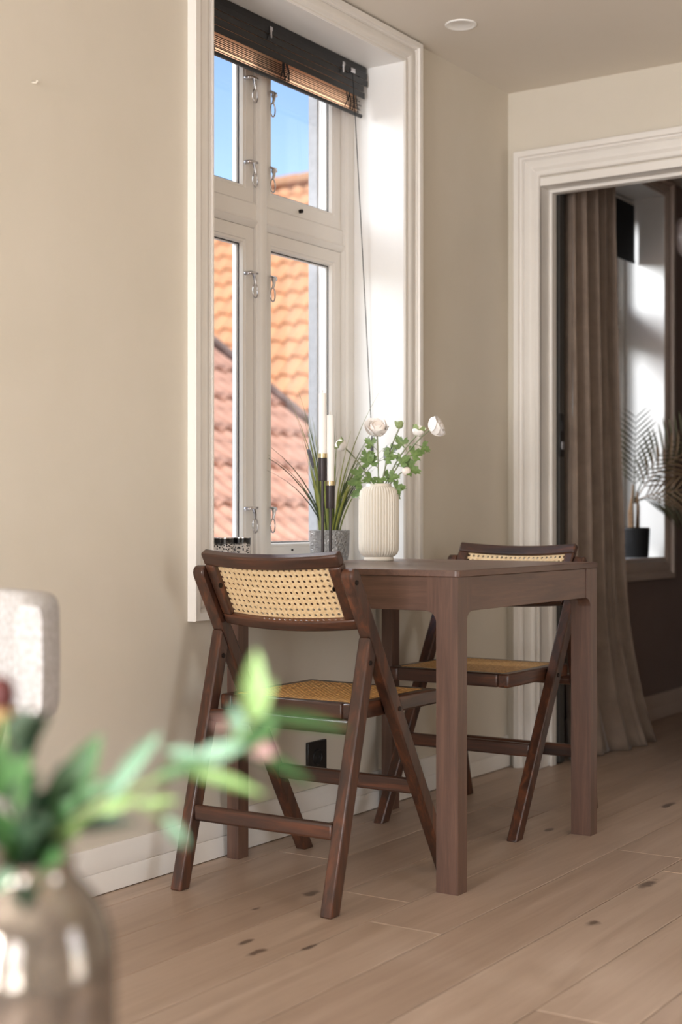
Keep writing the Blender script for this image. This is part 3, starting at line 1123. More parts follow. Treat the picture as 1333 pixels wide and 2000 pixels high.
# (head, kind, radius, facing, label, leaf spots)
CAMDIR = Vector((0.53, -0.85, 0))
RT = Vector((0.833, 0.553, 0))
UPV = Vector((0, 0, 1))


def flower(head, kind, r, facing, label, leaves, bend=(0, 0, 0.03)):
    t = thing('ranunculus_stem', tuple(mouth), label, 'flower', 'ranunculus stems in the ribbed vase')
    head = Vector(head)
    dirh = (head - mouth)
    start = mouth - Vector((dirh.x * 0.28, dirh.y * 0.28, 0.12)) * 0.9
    lim = Vector((start.x - VX, start.y - VY))
    if lim.length > 0.02:
        lim *= 0.02 / lim.length
        start = Vector((VX + lim.x, VY + lim.y, start.z))
    mid = mouth + Vector((dirh.x * 0.20, dirh.y * 0.20, dirh.z * 0.45))
    pts = bez(start, mid, head, 10)
    MB().tube(pts, 0.0021, 7).build('stem', 'leaf_stem', t, smooth=True, angle=60)
    if kind == 'bloom':
        bloom(t, head + Vector(facing).normalized() * r * 0.45, facing, r, True)
    elif kind == 'half':
        bloom(t, head + Vector(facing).normalized() * r * 0.45, facing, r, False)
    else:
        bud(t, head + Vector(facing).normalized() * r * 0.7, facing, r, kind == 'white')
    for (f_, side, out, ln) in leaves:
        i = f_ * 10
        k_ = min(int(i), 9)
        p = pts[k_].lerp(pts[k_ + 1], i - k_)
        ln *= 1.35
        d = (RT * side + UPV * out + CAMDIR * random.uniform(-0.1, 0.5)).normalized()
        tip = p + d * ln * 0.25
        MB().tube([p, tip], [0.0012, 0.0009], 5).build('leaf_stalk', 'leaf_stem', t, smooth=True)
        place(LOBED, 'leaf', t, frame_matrix(tip, d, CAMDIR + UPV * 0.5 + RT * random.uniform(-0.4, 0.4), (ln * 0.95, ln, ln)))
    return t


flower((0.112, 0.557, 1.098), 'bloom', 0.035, CAMDIR + UPV * 0.8, 'large open white ranunculus at the top middle of the bouquet', [(0.55, -0.8, 0.5, 0.036), (0.62, 0.9, 0.3, 0.034), (0.4, 0.4, 0.2, 0.034), (0.45, -0.5, -0.1, 0.034), (0.75, -0.9, 0.9, 0.030), (0.5, 0.05, -0.3, 0.03)])
flower((0.236, 0.640, 1.108), 'bloom', 0.033, RT + UPV * 0.45 + CAMDIR * 0.3, 'open white ranunculus leaning out farthest to the right', [(0.62, 0.7, 0.3, 0.040), (0.7, -0.5, 0.7, 0.034), (0.55, 0.9, -0.2, 0.040), (0.8, 0.8, -0.3, 0.03)])
flower((0.205, 0.620, 1.092), 'white', 0.018, RT * 0.3 + UPV, 'small half open white bud just left of the rightmost bloom', [(0.6, 0.8, -0.1, 0.036), (0.72, -0.6, 0.2, 0.032), (0.55, 0.6, 0.5, 0.036)])
flower((0.164, 0.592, 1.112), 'green', 0.012, UPV, 'closed green bud standing upright right of the top bloom', [(0.42, 0.7, 0.1, 0.03)])
flower((0.036, 0.508, 1.056), 'white', 0.018, -RT * 0.8 + UPV * 0.6, 'white bud in green sepals leaning out to the left', [(0.5, -0.7, 0.4, 0.036), (0.6, 0.5, 0.8, 0.036), (0.4, -0.9, -0.3, 0.04), (0.72, 0.6, 0.5, 0.034), (0.3, -0.6, -0.6, 0.038), (0.45, -0.9, 0.1, 0.04)])
flower((0.178, 0.598, 0.992), 'half', 0.019, CAMDIR + RT * 0.5 - UPV * 0.2, 'round cream bud drooping low beside the vase rim', [(0.6, 0.5, -0.7, 0.030), (0.5, 0.9, 0.2, 0.034)])
sp = thing('silver_leaf_sprig', tuple(mouth), 'soft grey felted leaf rising in the middle of the bouquet', 'foliage')
pts = bez(mouth - Vector((0, 0, 0.1)), mouth + Vector((0.01, 0.01, 0.05)), Vector((0.135, 0.575, 1.04)), 8)
MB().tube(pts, 0.0018, 6).build('stem', 'leaf_stem', sp, smooth=True)

# shared long leaf, length 1 along +Y
def long_leaf(name, width=0.16, droop=0.25, n=7):
    def fn(u, v_):
        w_ = width * (math.sin(PI * min(1, 0.06 + 0.94 * v_)) ** 0.75) * (1 - 0.25 * v_)
        x = (u - 0.5) * 2 * w_
        return (x, v_, -droop * v_ * v_ + 0.5 * abs(x))
    return MB().grid(fn, 4, n).mesh(name, smooth=True, angle=80)


LONG = long_leaf('leaf')
LONG.materials.append(M['lamb_ear'])
place(LONG, 'leaf', sp, frame_matrix((0.135, 0.575, 1.035), RT * 0.8 + UPV * 0.7, CAMDIR, (0.05, 0.06, 0.05)))
place(LONG, 'leaf', sp, frame_matrix((0.13, 0.572, 1.02), RT * 0.1 + UPV, CAMDIR, (0.05, 0.045, 0.05)))

# ------------------------------------------------------------------ candle holder and candles
CX_, CY_ = 0.06, 0.352
hold = thing('candle_holder', (CX_, CY_, TT), 'slim dark metal holder with two stems and brass rims', 'candle holder')
MB().lathe([(0, 0), (0.036, 0), (0.038, 0.003), (0.036, 0.006), (0.004, 0.008), (0, 0.008)], (CX_, CY_, TT), 28).build('base', 'matt_brown', hold, smooth=True)
ST = ((CX_ + 0.004, CY_ + 0.004, 0.221, 0.164), (CX_ + 0.020, CY_ + 0.018, 0.146, 0.180))
for i, (x, y, h, cl) in enumerate(ST):
    MB().tube([(x, y, TT + 0.006), (x, y, TT + h)], 0.0042, 10).build('stem', 'matt_brown', hold, smooth=True)
    cup = MB().lathe([(0, 0), (0.0118, 0), (0.0122, 0.002), (0.0122, 0.062), (0.0095, 0.062), (0.0095, 0.04), (0, 0.04)], (x, y, TT + h), 20).build('cup', 'matt_brown', hold, smooth=True)
    MB().lathe([(0.0096, 0.0622), (0.0126, 0.0622), (0.0126, 0.0735), (0.0096, 0.0735)], (x, y, TT + h), 20, closed=True).build('brass_rim', 'brass', cup, smooth=True)
    cd = thing('taper_candle', (x, y, TT + h + 0.0405), ('taller' if i == 0 else 'shorter') + ' standing white candle in the dark two stem holder', 'candle', 'white candles in the holder')
    zt = TT + h + 0.0735 + cl
    MB().lathe([(0, 0), (0.0094, 0), (0.0094, 0.033), (0.0105, 0.0345), (0.0103, cl + 0.031), (0.0092, cl + 0.0328), (0, cl + 0.0332)], (x, y, TT + h + 0.0405), 20).build('wax', 'wax', cd, smooth=True)
    MB().tube([(x, y, zt), (x + 0.001, y, zt + 0.009)], 0.0008, 6).build('wick', 'wick', cd)

# ------------------------------------------------------------------ pot of ornamental grass on the sill
SZ = OPZ0
GX, GY = -0.085, 0.610
pg = thing('grass_plant', (GX, GY, SZ), 'long bladed grass in a hammered silver grey pot on the sill', 'potted plant')
MB().lathe([(0, 0), (0.042, 0), (0.046, 0.004), (0.057, 0.06), (0.0595, 0.128), (0.0575, 0.129), (0.055, 0.115), (0, 0.112)], (GX, GY, SZ), 40).build('pot', 'planter', pg, smooth=True, angle=60)
MB().lathe([(0, 0.118), (0.03, 0.117), (0.0555, 0.1145)], (GX, GY, SZ), 24).build('soil', 'soil', pg, smooth=True)
random.seed(23)


def blade(parent, base, az, lean, length, width, curl, mat):
    """grass blade: arcs outwards in the vertical plane of az"""
    p = Vector(base)
    a = lean
    n = 9
    hd = Vector((math.cos(az), math.sin(az), 0))
    sd = Vector((-math.sin(az), math.cos(az), 0))
    face = (sd * 0.6 + Vector((0.83, 0.55, 0)) * 0.8).normalized()
    vs, fs = [], []
    st = length / n
    for i in range(n + 1):
        w_ = width * (1 - (i / n) ** 1.7) * (0.75 + 0.5 * math.sin(PI * min(1, i / n * 1.2)))
        c_ = p + hd * 0.0006
        vs += [p - face * w_ / 2, c_ + Vector((0, 0, -w_ * 0.15)), p + face * w_ / 2]
        p = p + (hd * math.sin(a) + UPV * math.cos(a)) * st
        a += curl / n
    for i in range(n):
        for k_ in (0, 1):
            fs.append((i * 3 + k_, i * 3 + k_ + 1, i * 3 + 4 + k_, i * 3 + 3 + k_))
    return MB().add(vs, fs).build('blade', mat, parent, smooth=True, angle=80)


AZR = math.atan2(0.553, 0.833)     # towards picture right
AZL = AZR + PI
for i in range(58):
    an = random.uniform(0, 2 * PI)
    rr = random.uniform(0.004, 0.030)
    base = (GX + rr * math.cos(an), GY + rr * math.sin(an), SZ + 0.112)
    az = an + random.uniform(-0.6, 0.6)
    # keep the tuft out of the window frame
    inward = math.cos(az)
    ln = random.uniform(0.20, 0.38)
    lean = random.uniform(0.03, 0.30)
    curl = random.uniform(0.2, 0.9)
    if inward < 0:
        curl *= 0.35
        lean *= 0.5
    blade(pg, base, az, lean, ln, random.uniform(0.0035, 0.006), curl, random.choice(['blade', 'blade', 'blade_dark']))
for (az, lean, ln, curl, mat) in ((AZL + 0.25, 0.32, 0.46, 1.25, 'blade_dark'), (AZL + 0.15, 0.24, 0.40, 0.95, 'blade_dark'), (AZL + 0.3, 0.28, 0.30, 0.8, 'blade_dark'), (AZL + 0.35, 0.10, 0.42, 0.40, 'blade'), (AZL + 0.1, 0.06, 0.43, 0.28, 'blade'),
                             (AZR - 0.3, 0.12, 0.44, 0.45, 'blade'), (AZR - 0.2, 0.25, 0.34, 0.9, 'blade_dark'), (AZR - 0.5, 0.16, 0.30, 0.7, 'blade'), (AZL + 0.3, 0.36, 0.30, 1.0, 'blade_dark')):
    blade(pg, (GX + 0.012 * math.cos(az), GY + 0.012 * math.sin(az), SZ + 0.112), az, lean, ln, 0.005, curl, mat)
for (p0, p1, p2, f0) in (((GX, GY - 0.01, SZ + 0.11), (GX - 0.01, GY - 0.06, SZ + 0.30), (GX + 0.02, GY - 0.135, SZ + 0.355), 0.72),
                         ((GX + 0.01, GY + 0.01, SZ + 0.11), (GX + 0.03, GY + 0.05, SZ + 0.25), (GX + 0.07, GY + 0.10, SZ + 0.33), 0.75)):
    pts = bez(p0, p1, p2, 16)
    s_ = MB().tube(pts, 0.0009, 5).build('spike_stalk', 'blade_dark', pg, smooth=True)
    k0 = int(16 * f0)
    hp_ = pts[k0:]
    hp_ = hp_ + [hp_[-1] + (hp_[-1] - hp_[-2]) * 0.6]
    MB().tube(hp_, [0.002] + [0.0052] * (len(hp_) - 2) + [0.001], 8).build('spike', 'spike', s_, smooth=True)

# ------------------------------------------------------------------ black patterned tealight glasses on the sill
m = base_mat('black_glass_lace', srgb(22, 20, 22), 0.2)
v = coords(m, (1, 1, 1))
n_, l_, b_ = nodes(m)
vo = n_.new('ShaderNodeTexVoronoi')
vo.inputs['Scale'].default_value = 190
l_.new(v, vo.inputs['Vector'])
sep = n_.new('ShaderNodeSeparateXYZ')
l_.new(v, sep.inputs[0])
edge = noise(m, v, 45, 2)
ad = n_.new('ShaderNodeMath')
ad.operation = 'MULTIPLY_ADD'
ad.inputs[1].default_value = 0.02
l_.new(edge, ad.inputs[0])
l_.new(sep.outputs[2], ad.inputs[2])
zone = ramp(m, ad.outputs[0], [(0.103, (1, 1, 1, 1)), (0.106, (0, 0, 0, 1))])
spot = ramp(m, vo.outputs['Distance'], [(0.35, (0, 0, 0, 1)), (0.45, (1, 1, 1, 1))])
setcol(m, mix(m, srgb(22, 20, 22), srgb(222, 216, 210), mix(m, (0, 0, 0, 1), zone, spot)))
M['lace'] = m
for i, (y, r) in enumerate(((0.120, 0.034), (0.200, 0.030))):
    g = thing('tealight_glass', (-0.10, y, SZ), ('black glass with white lace print, nearer the window casing' if i == 0 else 'black glass with white lace print, nearer the window mullion'), 'tealight glass', 'black glasses on the sill')
    h = 0.110 if i == 0 else 0.110
    MB().lathe([(0, 0), (r * 0.93, 0), (r * 0.96, 0.004), (r, h), (r - 0.003, h), (r - 0.004, 0.01), (0, 0.01)], (-0.10, y, SZ), 32).build('cup', 'lace', g, smooth=True)
    MB().lathe([(r - 0.0032, h + 0.0001), (r + 0.0003, h + 0.0001), (r + 0.0003, h + 0.0018), (r - 0.0032, h + 0.0018)], (-0.10, y, SZ), 32, closed=True).build('rim', 'chrome', g, smooth=True)

# ------------------------------------------------------------------ wooden-slat roman blind
bl = thing('roman_blind', (-0.14, 0.435, OPZ1), 'black slatted blind drawn up to the top of the window', 'blind')
BY0, BY1 = OPY0 + 0.012, OPY1 - 0.012
MB().box(-0.176, -0.132, BY0, BY1, OPZ1 - 0.026, OPZ1 - 0.001).build('head_rail', 'black_blind', bl, bevel=0.002)
ends = (0.0, 0.004, -0.018, -0.012, -0.020)
z = OPZ1 - 0.022
for i in range(4):
    hgt = 0.019
    MB().box(-0.131 - 0.0005 * i, -0.1285 - 0.0005 * i, BY0, BY1 + ends[i] - 0.002, z - hgt, z).build('slat', 'black_blind', bl, bevel=0.0008)
    z -= hgt + 0.0015
zb = z
MB().box(-0.1505, -0.1495, BY0 + 0.02, BY1 - 0.03, zb - 0.042, OPZ1 - 0.03).build('woven_backing', 'backing', bl)
random.seed(3)
for i in range(11):
    zz = zb - 0.002 - i * 0.0042
    yy = BY1 - 0.028 + random.uniform(-0.012, 0.014)
    xx = -0.135 - 0.012 * random.random()
    MB().tube([(xx, BY0 + 0.005, zz + random.uniform(-0.001, 0.001)), (xx, yy, zz)], 0.0014, 5).build('stick', 'black_blind', bl)
MB().tube([(-0.138, BY0 + 0.005, zb - 0.052), (-0.138, BY1 - 0.024, zb - 0.052)], 0.0062, 10).build('bottom_rod', 'black_blind', bl, smooth=True)
for y in (0.11, 0.44, 0.80):
    for k_ in range(6):
        yy = y + random.uniform(-0.028, 0.028)
        MB().tube([(-0.134, yy, zb + 0.002), (-0.131, yy + random.uniform(-0.01, 0.01), zb - 0.02), (-0.134, yy + random.uniform(-0.012, 0.012), zb - 0.046)], 0.0017, 5).build('lift_cord', 'black_fabric', bl)
for y in (0.375, 0.742):
    br = MB().box(-0.131, -0.121, y - 0.006, y + 0.006, OPZ1 - 0.034, OPZ1 - 0.022).build('bracket', 'chrome', bl, bevel=0.001)
    MB().tube([(-0.124, y, OPZ1 - 0.03), (-0.122, y - 0.001, OPZ1 - 0.055)], [0.004, 0.0028], 8).build('hook', 'chrome', br, smooth=True)
pl = MB().box(-0.131, -0.117, 0.778, 0.800, OPZ1 - 0.044, OPZ1 - 0.030).build('cord_lock', 'chrome', bl, bevel=0.002)
MB().tube(bez((-0.121, 0.789, OPZ1 - 0.04), (-0.119, 0.835, 1.75), (-0.112, 0.884, 1.105), 12), 0.0013, 6).build('pull_cord', 'black_fabric', bl, smooth=True)
MB().tube([(-0.112, 0.884, 1.112), (-0.112, 0.884, 1.085), (-0.112, 0.8845, 1.065)], [0.002, 0.0055, 0.005], 8).build('cord_tassel', 'black', bl, smooth=True)

# ------------------------------------------------------------------ small wall and ceiling fittings
so = thing('power_socket', (WX, 0.434, 0.19), 'black square power socket on the wall under the table', 'socket')
MB().box(WX, WX + 0.009, 0.388, 0.480, 0.148, 0.238).build('plate', 'socket', so, bevel=0.002)
q = MB()
for (x, r) in ((WX + 0.0092, 0.0225), (WX + 0.0092, 0.019)):
    pass
q.lathe([(0.0235, 0), (0.0215, 0.0025), (0.019, 0.0025), (0.018, -0.006 + 0.0062), (0, 0.0002)], (0, 0, 0), 24)
b2 = MB().add(q.v, q.f, Matrix.Translation((WX + 0.0092, 0.434, 0.193)) @ Matrix.Rotation(R(90), 4, 'Y'))
b2.build('outlet_ring', 'black', so, smooth=True)
for dy in (-0.008, 0.008):
    MB().tube([(WX + 0.0093, 0.434 + dy, 0.193), (WX + 0.0100, 0.434 + dy, 0.193)], 0.0026, 8).build('pin_hole', 'gasket', so)

nh = thing('wall_nail', (WX, -0.642, 1.796), 'small bent nail left in the beige wall', 'nail')
MB().tube([(WX, -0.643, 1.800), (WX + 0.012, -0.643, 1.797), (WX + 0.014, -0.642, 1.802)], [0.0022, 0.0022, 0.003], 8).build('shank', 'wall', nh, smooth=True)
MB().lathe([(0, 0), (0.006, 0.0), (0.005, 0.0015), (0, 0.002)], (0, 0, 0), 12)
dl = thing('downlight', (0.187, 0.909, CEIL), 'round white recessed ceiling spotlight beside the window', 'downlight')
MB().lathe([(0.040, -0.0005), (0.0475, -0.0005), (0.0475, -0.003), (0.045, -0.005), (0.040, -0.004), (0.036, -0.0015)], (0.187, 0.909, CEIL), 40).build('trim_ring', 'white_plastic', dl, smooth=True, angle=60)
MB().lathe([(0.0, -0.0008), (0.037, -0.0008), (0.037, -0.0022), (0.028, -0.0012), (0, -0.0010)], (0.187, 0.909, CEIL), 32).build('lens', 'recess', dl, smooth=True)

# ------------------------------------------------------------------ next room: curtain, blind, palm, wall lamp
CUR_N = 4.6


def curtain_fn(u, t):
    """u across the cloth, t from the top (0) to the hem (1)"""
    ya, yb = 1.80, 2.235 + 0.03 * t + 0.20 * t ** 3
    sw = 1 - t
    y = ya + (yb - ya) * u
    amp = (0.022 + 0.018 * t) * (1 - 0.5 * t ** 4)
    ph = 2 * PI * CUR_N * u + 1.1 * math.sin(6.3 * u + 1.6 * t)
    x = 0.105 + 0.02 * (1 - u) + amp * math.sin(ph) + 0.35 * amp * math.sin(2.3 * ph + 1.0 + 2 * t)
    y += 0.5 * amp * math.cos(ph)
    # the hem sweeps out into the room and trails on the floor
    k_ = max(0.0, (t - 0.72) / 0.28)
    x += 0.10 * k_ ** 2 * math.sin(PI * min(1, max(0, (u - 0.15) / 0.85)) * 0.75)
    z = 2.30 * (1 - t) + 0.004
    return (x, y, z)


cu = thing('curtain', (0.11, 2.05, 0), 'long taupe velvet curtain hanging just beyond the doorway', 'curtain')
MB().grid(curtain_fn, 150, 60).build('cloth', 'curtain', cu, smooth=True, angle=80, solid=0.004)
MB().tube([(0.115, 1.76, 2.315), (0.115, 3.3, 2.315)], 0.008, 10).build('rail', 'white_plastic', cu, smooth=True)

rb = thing('roller_blind', (-0.155, 2.6, OPZ1), 'short black roller blind at the top of the next room window', 'blind')
MB().tube([(-0.155, OPY0 + WIN_SHIFT + 0.01, OPZ1 - 0.03), (-0.155, OPY1 + WIN_SHIFT - 0.01, OPZ1 - 0.03)], 0.02, 16).build('roller', 'white_plastic', rb, smooth=True, angle=60)
MB().box(-0.1365, -0.1345, OPY0 + WIN_SHIFT + 0.015, OPY1 + WIN_SHIFT - 0.018, 1.985, OPZ1 - 0.03).build('shade_cloth', 'black_fabric', rb)
MB().box(-0.139, -0.132, OPY0 + WIN_SHIFT + 0.015, OPY1 + WIN_SHIFT - 0.018, 1.972, 1.986).build('bottom_bar', 'black_fabric', rb, bevel=0.002)

wl = thing('wall_lamp', (WX, 3.315, 2.115), 'round pale ring shaped wall fitting on the dark wall at right', 'wall lamp')
tor = MB()
q = MB().lathe([(0.085, 0.0), (0.088, 0.03), (0.075, 0.045), (0.058, 0.04), (0.054, 0.012)], (0, 0, 0), 36)
tor.add(q.v, q.f, Matrix.Translation((WX, 3.315, 2.115)) @ Matrix.Rotation(R(90), 4, 'Y'))
tor.build('ring', 'shade', wl, smooth=True, angle=60)
q = MB().lathe([(0.0, 0.018), (0.05, 0.016), (0.054, 0.012)], (0, 0, 0), 30)
MB().add(q.v, q.f, Matrix.Translation((WX, 3.315, 2.115)) @ Matrix.Rotation(R(90), 4, 'Y')).build('face', 'brass', wl, smooth=True)

PX, PY = -0.075, 2.915
pp = thing('potted_palm', (PX, PY, SZ), 'feathery palm in a black ribbed pot on the far window sill', 'potted plant')


def knob(r, z, an):
    if 0.05 < r and 0.004 < z < 0.122:
        return r + 0.0045 * abs(math.sin(an * 18)) * abs(math.sin(z * 260))
    return r


MB().lathe([(0, 0), (0.056, 0)] + [(0.0565 + 0.006 * i / 30, 0.003 + 0.122 * i / 30) for i in range(31)] + [(0.0625, 0.127), (0.0595, 0.127), (0.058, 0.11), (0, 0.108)], (PX, PY, SZ), 144, knob).build('pot', 'pot_black', pp, smooth=True, angle=70)
MB().lathe([(0, 0.114), (0.058, 0.110)], (PX, PY, SZ), 24).build('soil', 'soil', pp)
LEAFLET = {}
for k_ in ('palm', 'palm_lit'):
    def fnl(u, v_):
        w_ = 0.036 * math.sin(PI * min(1, 0.08 + 0.92 * v_)) ** 0.8
        x = (u - 0.5) * 2 * w_
        return (x, v_, -0.30 * v_ * v_ + 0.5 * abs(x))
    LEAFLET[k_] = MB().grid(fnl, 2, 5).mesh('leaflet', smooth=True, angle=80)
    LEAFLET[k_].materials.append(M[k_])
random.seed(9)


def frond(parent, p0, p1, p2, n, lmax, mat, nrm, start=0.25):
    """arched rib with paired leaflets"""
    pts = bez(p0, p1, p2, 18)
    fr_ = MB().tube(pts, [0.0032 * (1 - i / 22) for i in range(19)], 6).build('frond', 'trunk' if mat == 'palm_lit' else mat, parent, smooth=True)
    for i in range(n):
        t = start + (1 - start) * i / (n - 1)
        k2 = min(int(t * 18), 17)
        p = pts[k2].lerp(pts[k2 + 1], t * 18 - k2)
        tan = (pts[k2 + 1] - pts[k2]).normalized()
        ln = lmax * (0.35 + 0.65 * math.sin(PI * (0.18 + 0.72 * (t - start) / (1 - start))))
        for s in (-1, 1):
            side = tan.cross(Vector(nrm)).normalized() * s
            d = (side * 0.8 + tan * 0.75 + Vector(nrm) * random.uniform(-0.05, 0.15)).normalized()
            L = ln * random.uniform(0.9, 1.08)
            place(LEAFLET[mat], 'leaflet', fr_, frame_matrix(p, d, nrm, (L * 0.9, L, L)))


pc = Vector((PX, PY, SZ + 0.11))
for (dx, dy, h, r) in ((-0.012, -0.012, 0.14, 0.011), (0.010, 0.008, 0.17, 0.010), (0.0, -0.022, 0.20, 0.008)):
    MB().tube([pc + Vector((dx, dy, 0)), pc + Vector((dx * 1.2, dy * 1.2, h * 0.6)), pc + Vector((dx * 0.8, dy * 0.8, h))], [r, r * 0.8, r * 0.4], 8).build('stalk', 'trunk', pp, smooth=True)
top = pc + Vector((0, 0, 0.12))
FV = Vector((0.55, -0.83, 0.15))
frond(pp, top, top + Vector((0.0, 0.00, 0.16)), top + Vector((0.03, -0.06, 0.36)), 13, 0.13, 'palm', FV)
frond(pp, top, top + Vector((0.02, 0.05, 0.17)), top + Vector((0.18, 0.20, 0.34)), 14, 0.15, 'palm', FV)
frond(pp, top, top + Vector((0.05, 0.04, 0.15)), top + Vector((0.24, 0.20, 0.26)), 11, 0.16, 'palm_lit', FV)
frond(pp, top, top + Vector((0.07, 0.02, 0.07)), top + Vector((0.30, 0.16, 0.05)), 11, 0.15, 'palm_lit', FV + Vector((0, 0, 0.5)))
frond(pp, top, top + Vector((0.05, 0.06, 0.06)), top + Vector((0.21, 0.19, -0.05)), 13, 0.14, 'palm', FV + Vector((0, 0, 0.3)))

# ------------------------------------------------------------------ neighbouring houses
def tile_mesh(name, c_, g, amp, mat, over=0.05, n=10, lift=0.03):
    """pantile: S wave across, lower edge raised over the next course; x across, y down the slope"""
    def wave(s):
        return amp * (math.sin(2 * PI * s - 0.6) + 0.35 * math.sin(4 * PI * s - 0.4))
    vs, fs = [], []
    th = 0.018
    for i in range(n + 1):
        s = i / n
        x = (s - 0.5) * c_ * 1.04
        vs += [(x, -over, wave(s)), (x, g, wave(s) + lift), (x, g - 0.004, wave(s) + lift - th)]
    for i in range(n):
        a = i * 3
        fs += [(a, a + 3, a + 4, a + 1), (a + 1, a + 4, a + 5, a + 2)]
    me = MB().add(vs, fs).mesh(name, smooth=True, angle=50)
    me.materials.append(M[mat])
    return me, vs, fs


def roof(parent, name_mat, origin, eu, ev, c_, g, rows, cols, keep, amp, under):
    """origin is the top corner; eu along the courses, ev down the slope"""
    eu, ev = Vector(eu).normalized(), Vector(ev).normalized()
    n = eu.cross(ev)
    if n.z < 0:
        n = -n
    m3 = Matrix((eu, ev, n)).transposed().to_4x4()
    L, H = cols * c_, rows * g
    o = Vector(origin)
    bb = MB()
    q = [o - n * 0.06, o + eu * L - n * 0.06, o + eu * L + ev * H - n * 0.06, o + ev * H - n * 0.06]
    bb.add(q + [p - n * 0.08 for p in q], [(0, 1, 2, 3), (4, 5, 6, 7), (0, 1, 5, 4), (1, 2, 6, 5), (2, 3, 7, 6), (3, 0, 4, 7)])
    rf = bb.build('roof', under, parent)
    me, vs, fs = tile_mesh('roof_tile', c_, g, amp, name_mat)
    rest = MB()
    for r_ in range(rows):
        for k_ in range(cols):
            p = o + eu * (k_ + 0.5) * c_ + ev * r_ * g
            mw = Matrix.Translation(p) @ m3
            if keep(r_, k_, p):
                place(me, 'roof_tile', rf, mw)
            else:
                rest.add(vs, fs, mw)
    if rest.v:
        ro = rest.build('tile_field', name_mat, rf, smooth=True, angle=50)
        ro['kind'] = 'stuff'
    return rf, n


pit = R(45.7)
h1 = thing('orange_roofed_house', (-9.0, 15.0, -5.0), 'house with a bright orange pantile roof under the blue sky', 'house')
RIDGE = Vector((-15.0, 14.04, 5.72))


def keep1(r_, k_, p):
    # courses seen through the window
    lo = -11.1 + (14.04 - p.y) * 0.68
    return lo - 0.3 < p.x < lo + 2.6


rf1, n1 = roof(h1, 'tile_orange', RIDGE, (1, 0, 0), (0, -math.cos(pit), -math.sin(pit)), 0.24, 0.34, 20, 46, keep1, 0.026, 'tile_under')
for k_ in range(30):
    x = -14.8 + k_ * 0.36
    me_r = None
    if k_ == 0:
        q = MB()
        prof_ = [(0.13 * math.cos(R(a)), 0.13 * math.sin(R(a))) for a in range(-10, 191, 25)]
        vs = [(0, a, b_) for a, b_ in prof_] + [(0.40, a * 1.1, b_ * 1.1) for a, b_ in prof_]
        n9 = len(prof_)
        q.add(vs, [(i, i + 1, n9 + i + 1, n9 + i) for i in range(n9 - 1)])
        RIDGE_ME = q.mesh('ridge_tile', smooth=True, angle=60)
        RIDGE_ME.materials.append(M['tile_orange'])
    place(RIDGE_ME, 'ridge_tile', rf1, Matrix.Translation((x, RIDGE.y, RIDGE.z + 0.0)))
eave1 = RIDGE.y - 20 * 0.34 * math.cos(pit)
zeave1 = RIDGE.z - 20 * 0.34 * math.sin(pit)
MB().prism([(RIDGE.y, RIDGE.z - 0.25), (eave1 + 0.3, zeave1 + 0.02), (eave1 + 0.3, -5.0), (2 * RIDGE.y - eave1 - 0.3, -5.0), (2 * RIDGE.y - eave1 - 0.3, zeave1 + 0.02)], 0, -14.9, -4.1).build('wall', 'house_wall', h1)
q = [Vector((-15, RIDGE.y, RIDGE.z)), Vector((-3.96, RIDGE.y, RIDGE.z)), Vector((-3.96, 2 * RIDGE.y - eave1, zeave1)), Vector((-15, 2 * RIDGE.y - eave1, zeave1))]
MB().add(q, [(0, 1, 2, 3)]).build('rear_roof', 'tile_orange', h1, solid=0.1)

pit2 = R(36)
h2 = thing('red_roofed_house', (-6.0, 5.0, -5.0), 'nearer house with a weathered red tile roof and mossy verge', 'house')
VY2 = 6.79
C2, G2, NR2, NC2 = 0.17, 0.48, 15, 40
top2 = Vector((-7.4, VY2 - NC2 * C2, 1.929 + (7.4 - 4.884) * math.tan(pit2)))


def keep2(r_, k_, p):
    return -5.9 < p.x < -2.9 and p.y > 6.9 - 3.1 * (p.x + 6.2) / 3.0 - 0.7


rf2, n2 = roof(h2, 'tile_red', top2, (0, 1, 0), (math.cos(pit2), 0, -math.sin(pit2)), C2, G2, NR2, NC2, keep2, 0.024, 'tile_under')
ev2 = Vector((math.cos(pit2), 0, -math.sin(pit2)))
a0 = Vector((top2.x, VY2 + 0.02, top2.z))
a1 = a0 + ev2 * (NR2 * G2)
vb = MB()
vs = []
for p in (a0, a1):
    for (dy, dn) in ((-0.06, 0.06), (0.05, 0.06), (0.05, -0.18), (-0.06, -0.18)):
        vs.append(p + Vector((0, dy, 0)) + n2 * dn)
vb.add(vs, [(0, 1, 2, 3), (4, 5, 6, 7), (0, 1, 5, 4), (1, 2, 6, 5), (2, 3, 7, 6), (3, 0, 4, 7)])
vb.build('verge_board', 'fascia', h2, bevel=0.01)
xe = top2.x + NR2 * G2 * math.cos(pit2)
ze = top2.z - NR2 * G2 * math.sin(pit2)
MB().prism([(top2.x, top2.z - 0.25), (xe - 0.3, ze - 0.05), (xe - 0.3, -5.0), (2 * top2.x - xe + 0.3, -5.0), (2 * top2.x - xe + 0.3, ze - 0.05)], 1, VY2 - NC2 * C2 + 0.1, VY2 - 0.06).build('wall', 'house_wall', h2)
q = [Vector((top2.x, VY2 - NC2 * C2, top2.z)), Vector((top2.x, VY2, top2.z)), Vector((2 * top2.x - xe, VY2, ze)), Vector((2 * top2.x - xe, VY2 - NC2 * C2, ze))]
MB().add(q, [(0, 1, 2, 3)]).build('rear_roof', 'tile_red', h2, solid=0.1)
gr = MB().box(-40, 40, -40, 60, -5.2, -5.0).build('ground', 'ground')
struct(gr, 'paved courtyard ground far below the window', 'ground')

# ------------------------------------------------------------------ foreground: upholstered chair at left
uc = thing('upholstered_chair', (0.56, -1.62, 0), 'pale woven upholstered chair cut off by the left edge', 'chair')


def back_fn(ang, r, z):
    return (0.535 + r * math.cos(ang), -1.575 + r * math.sin(ang), z)


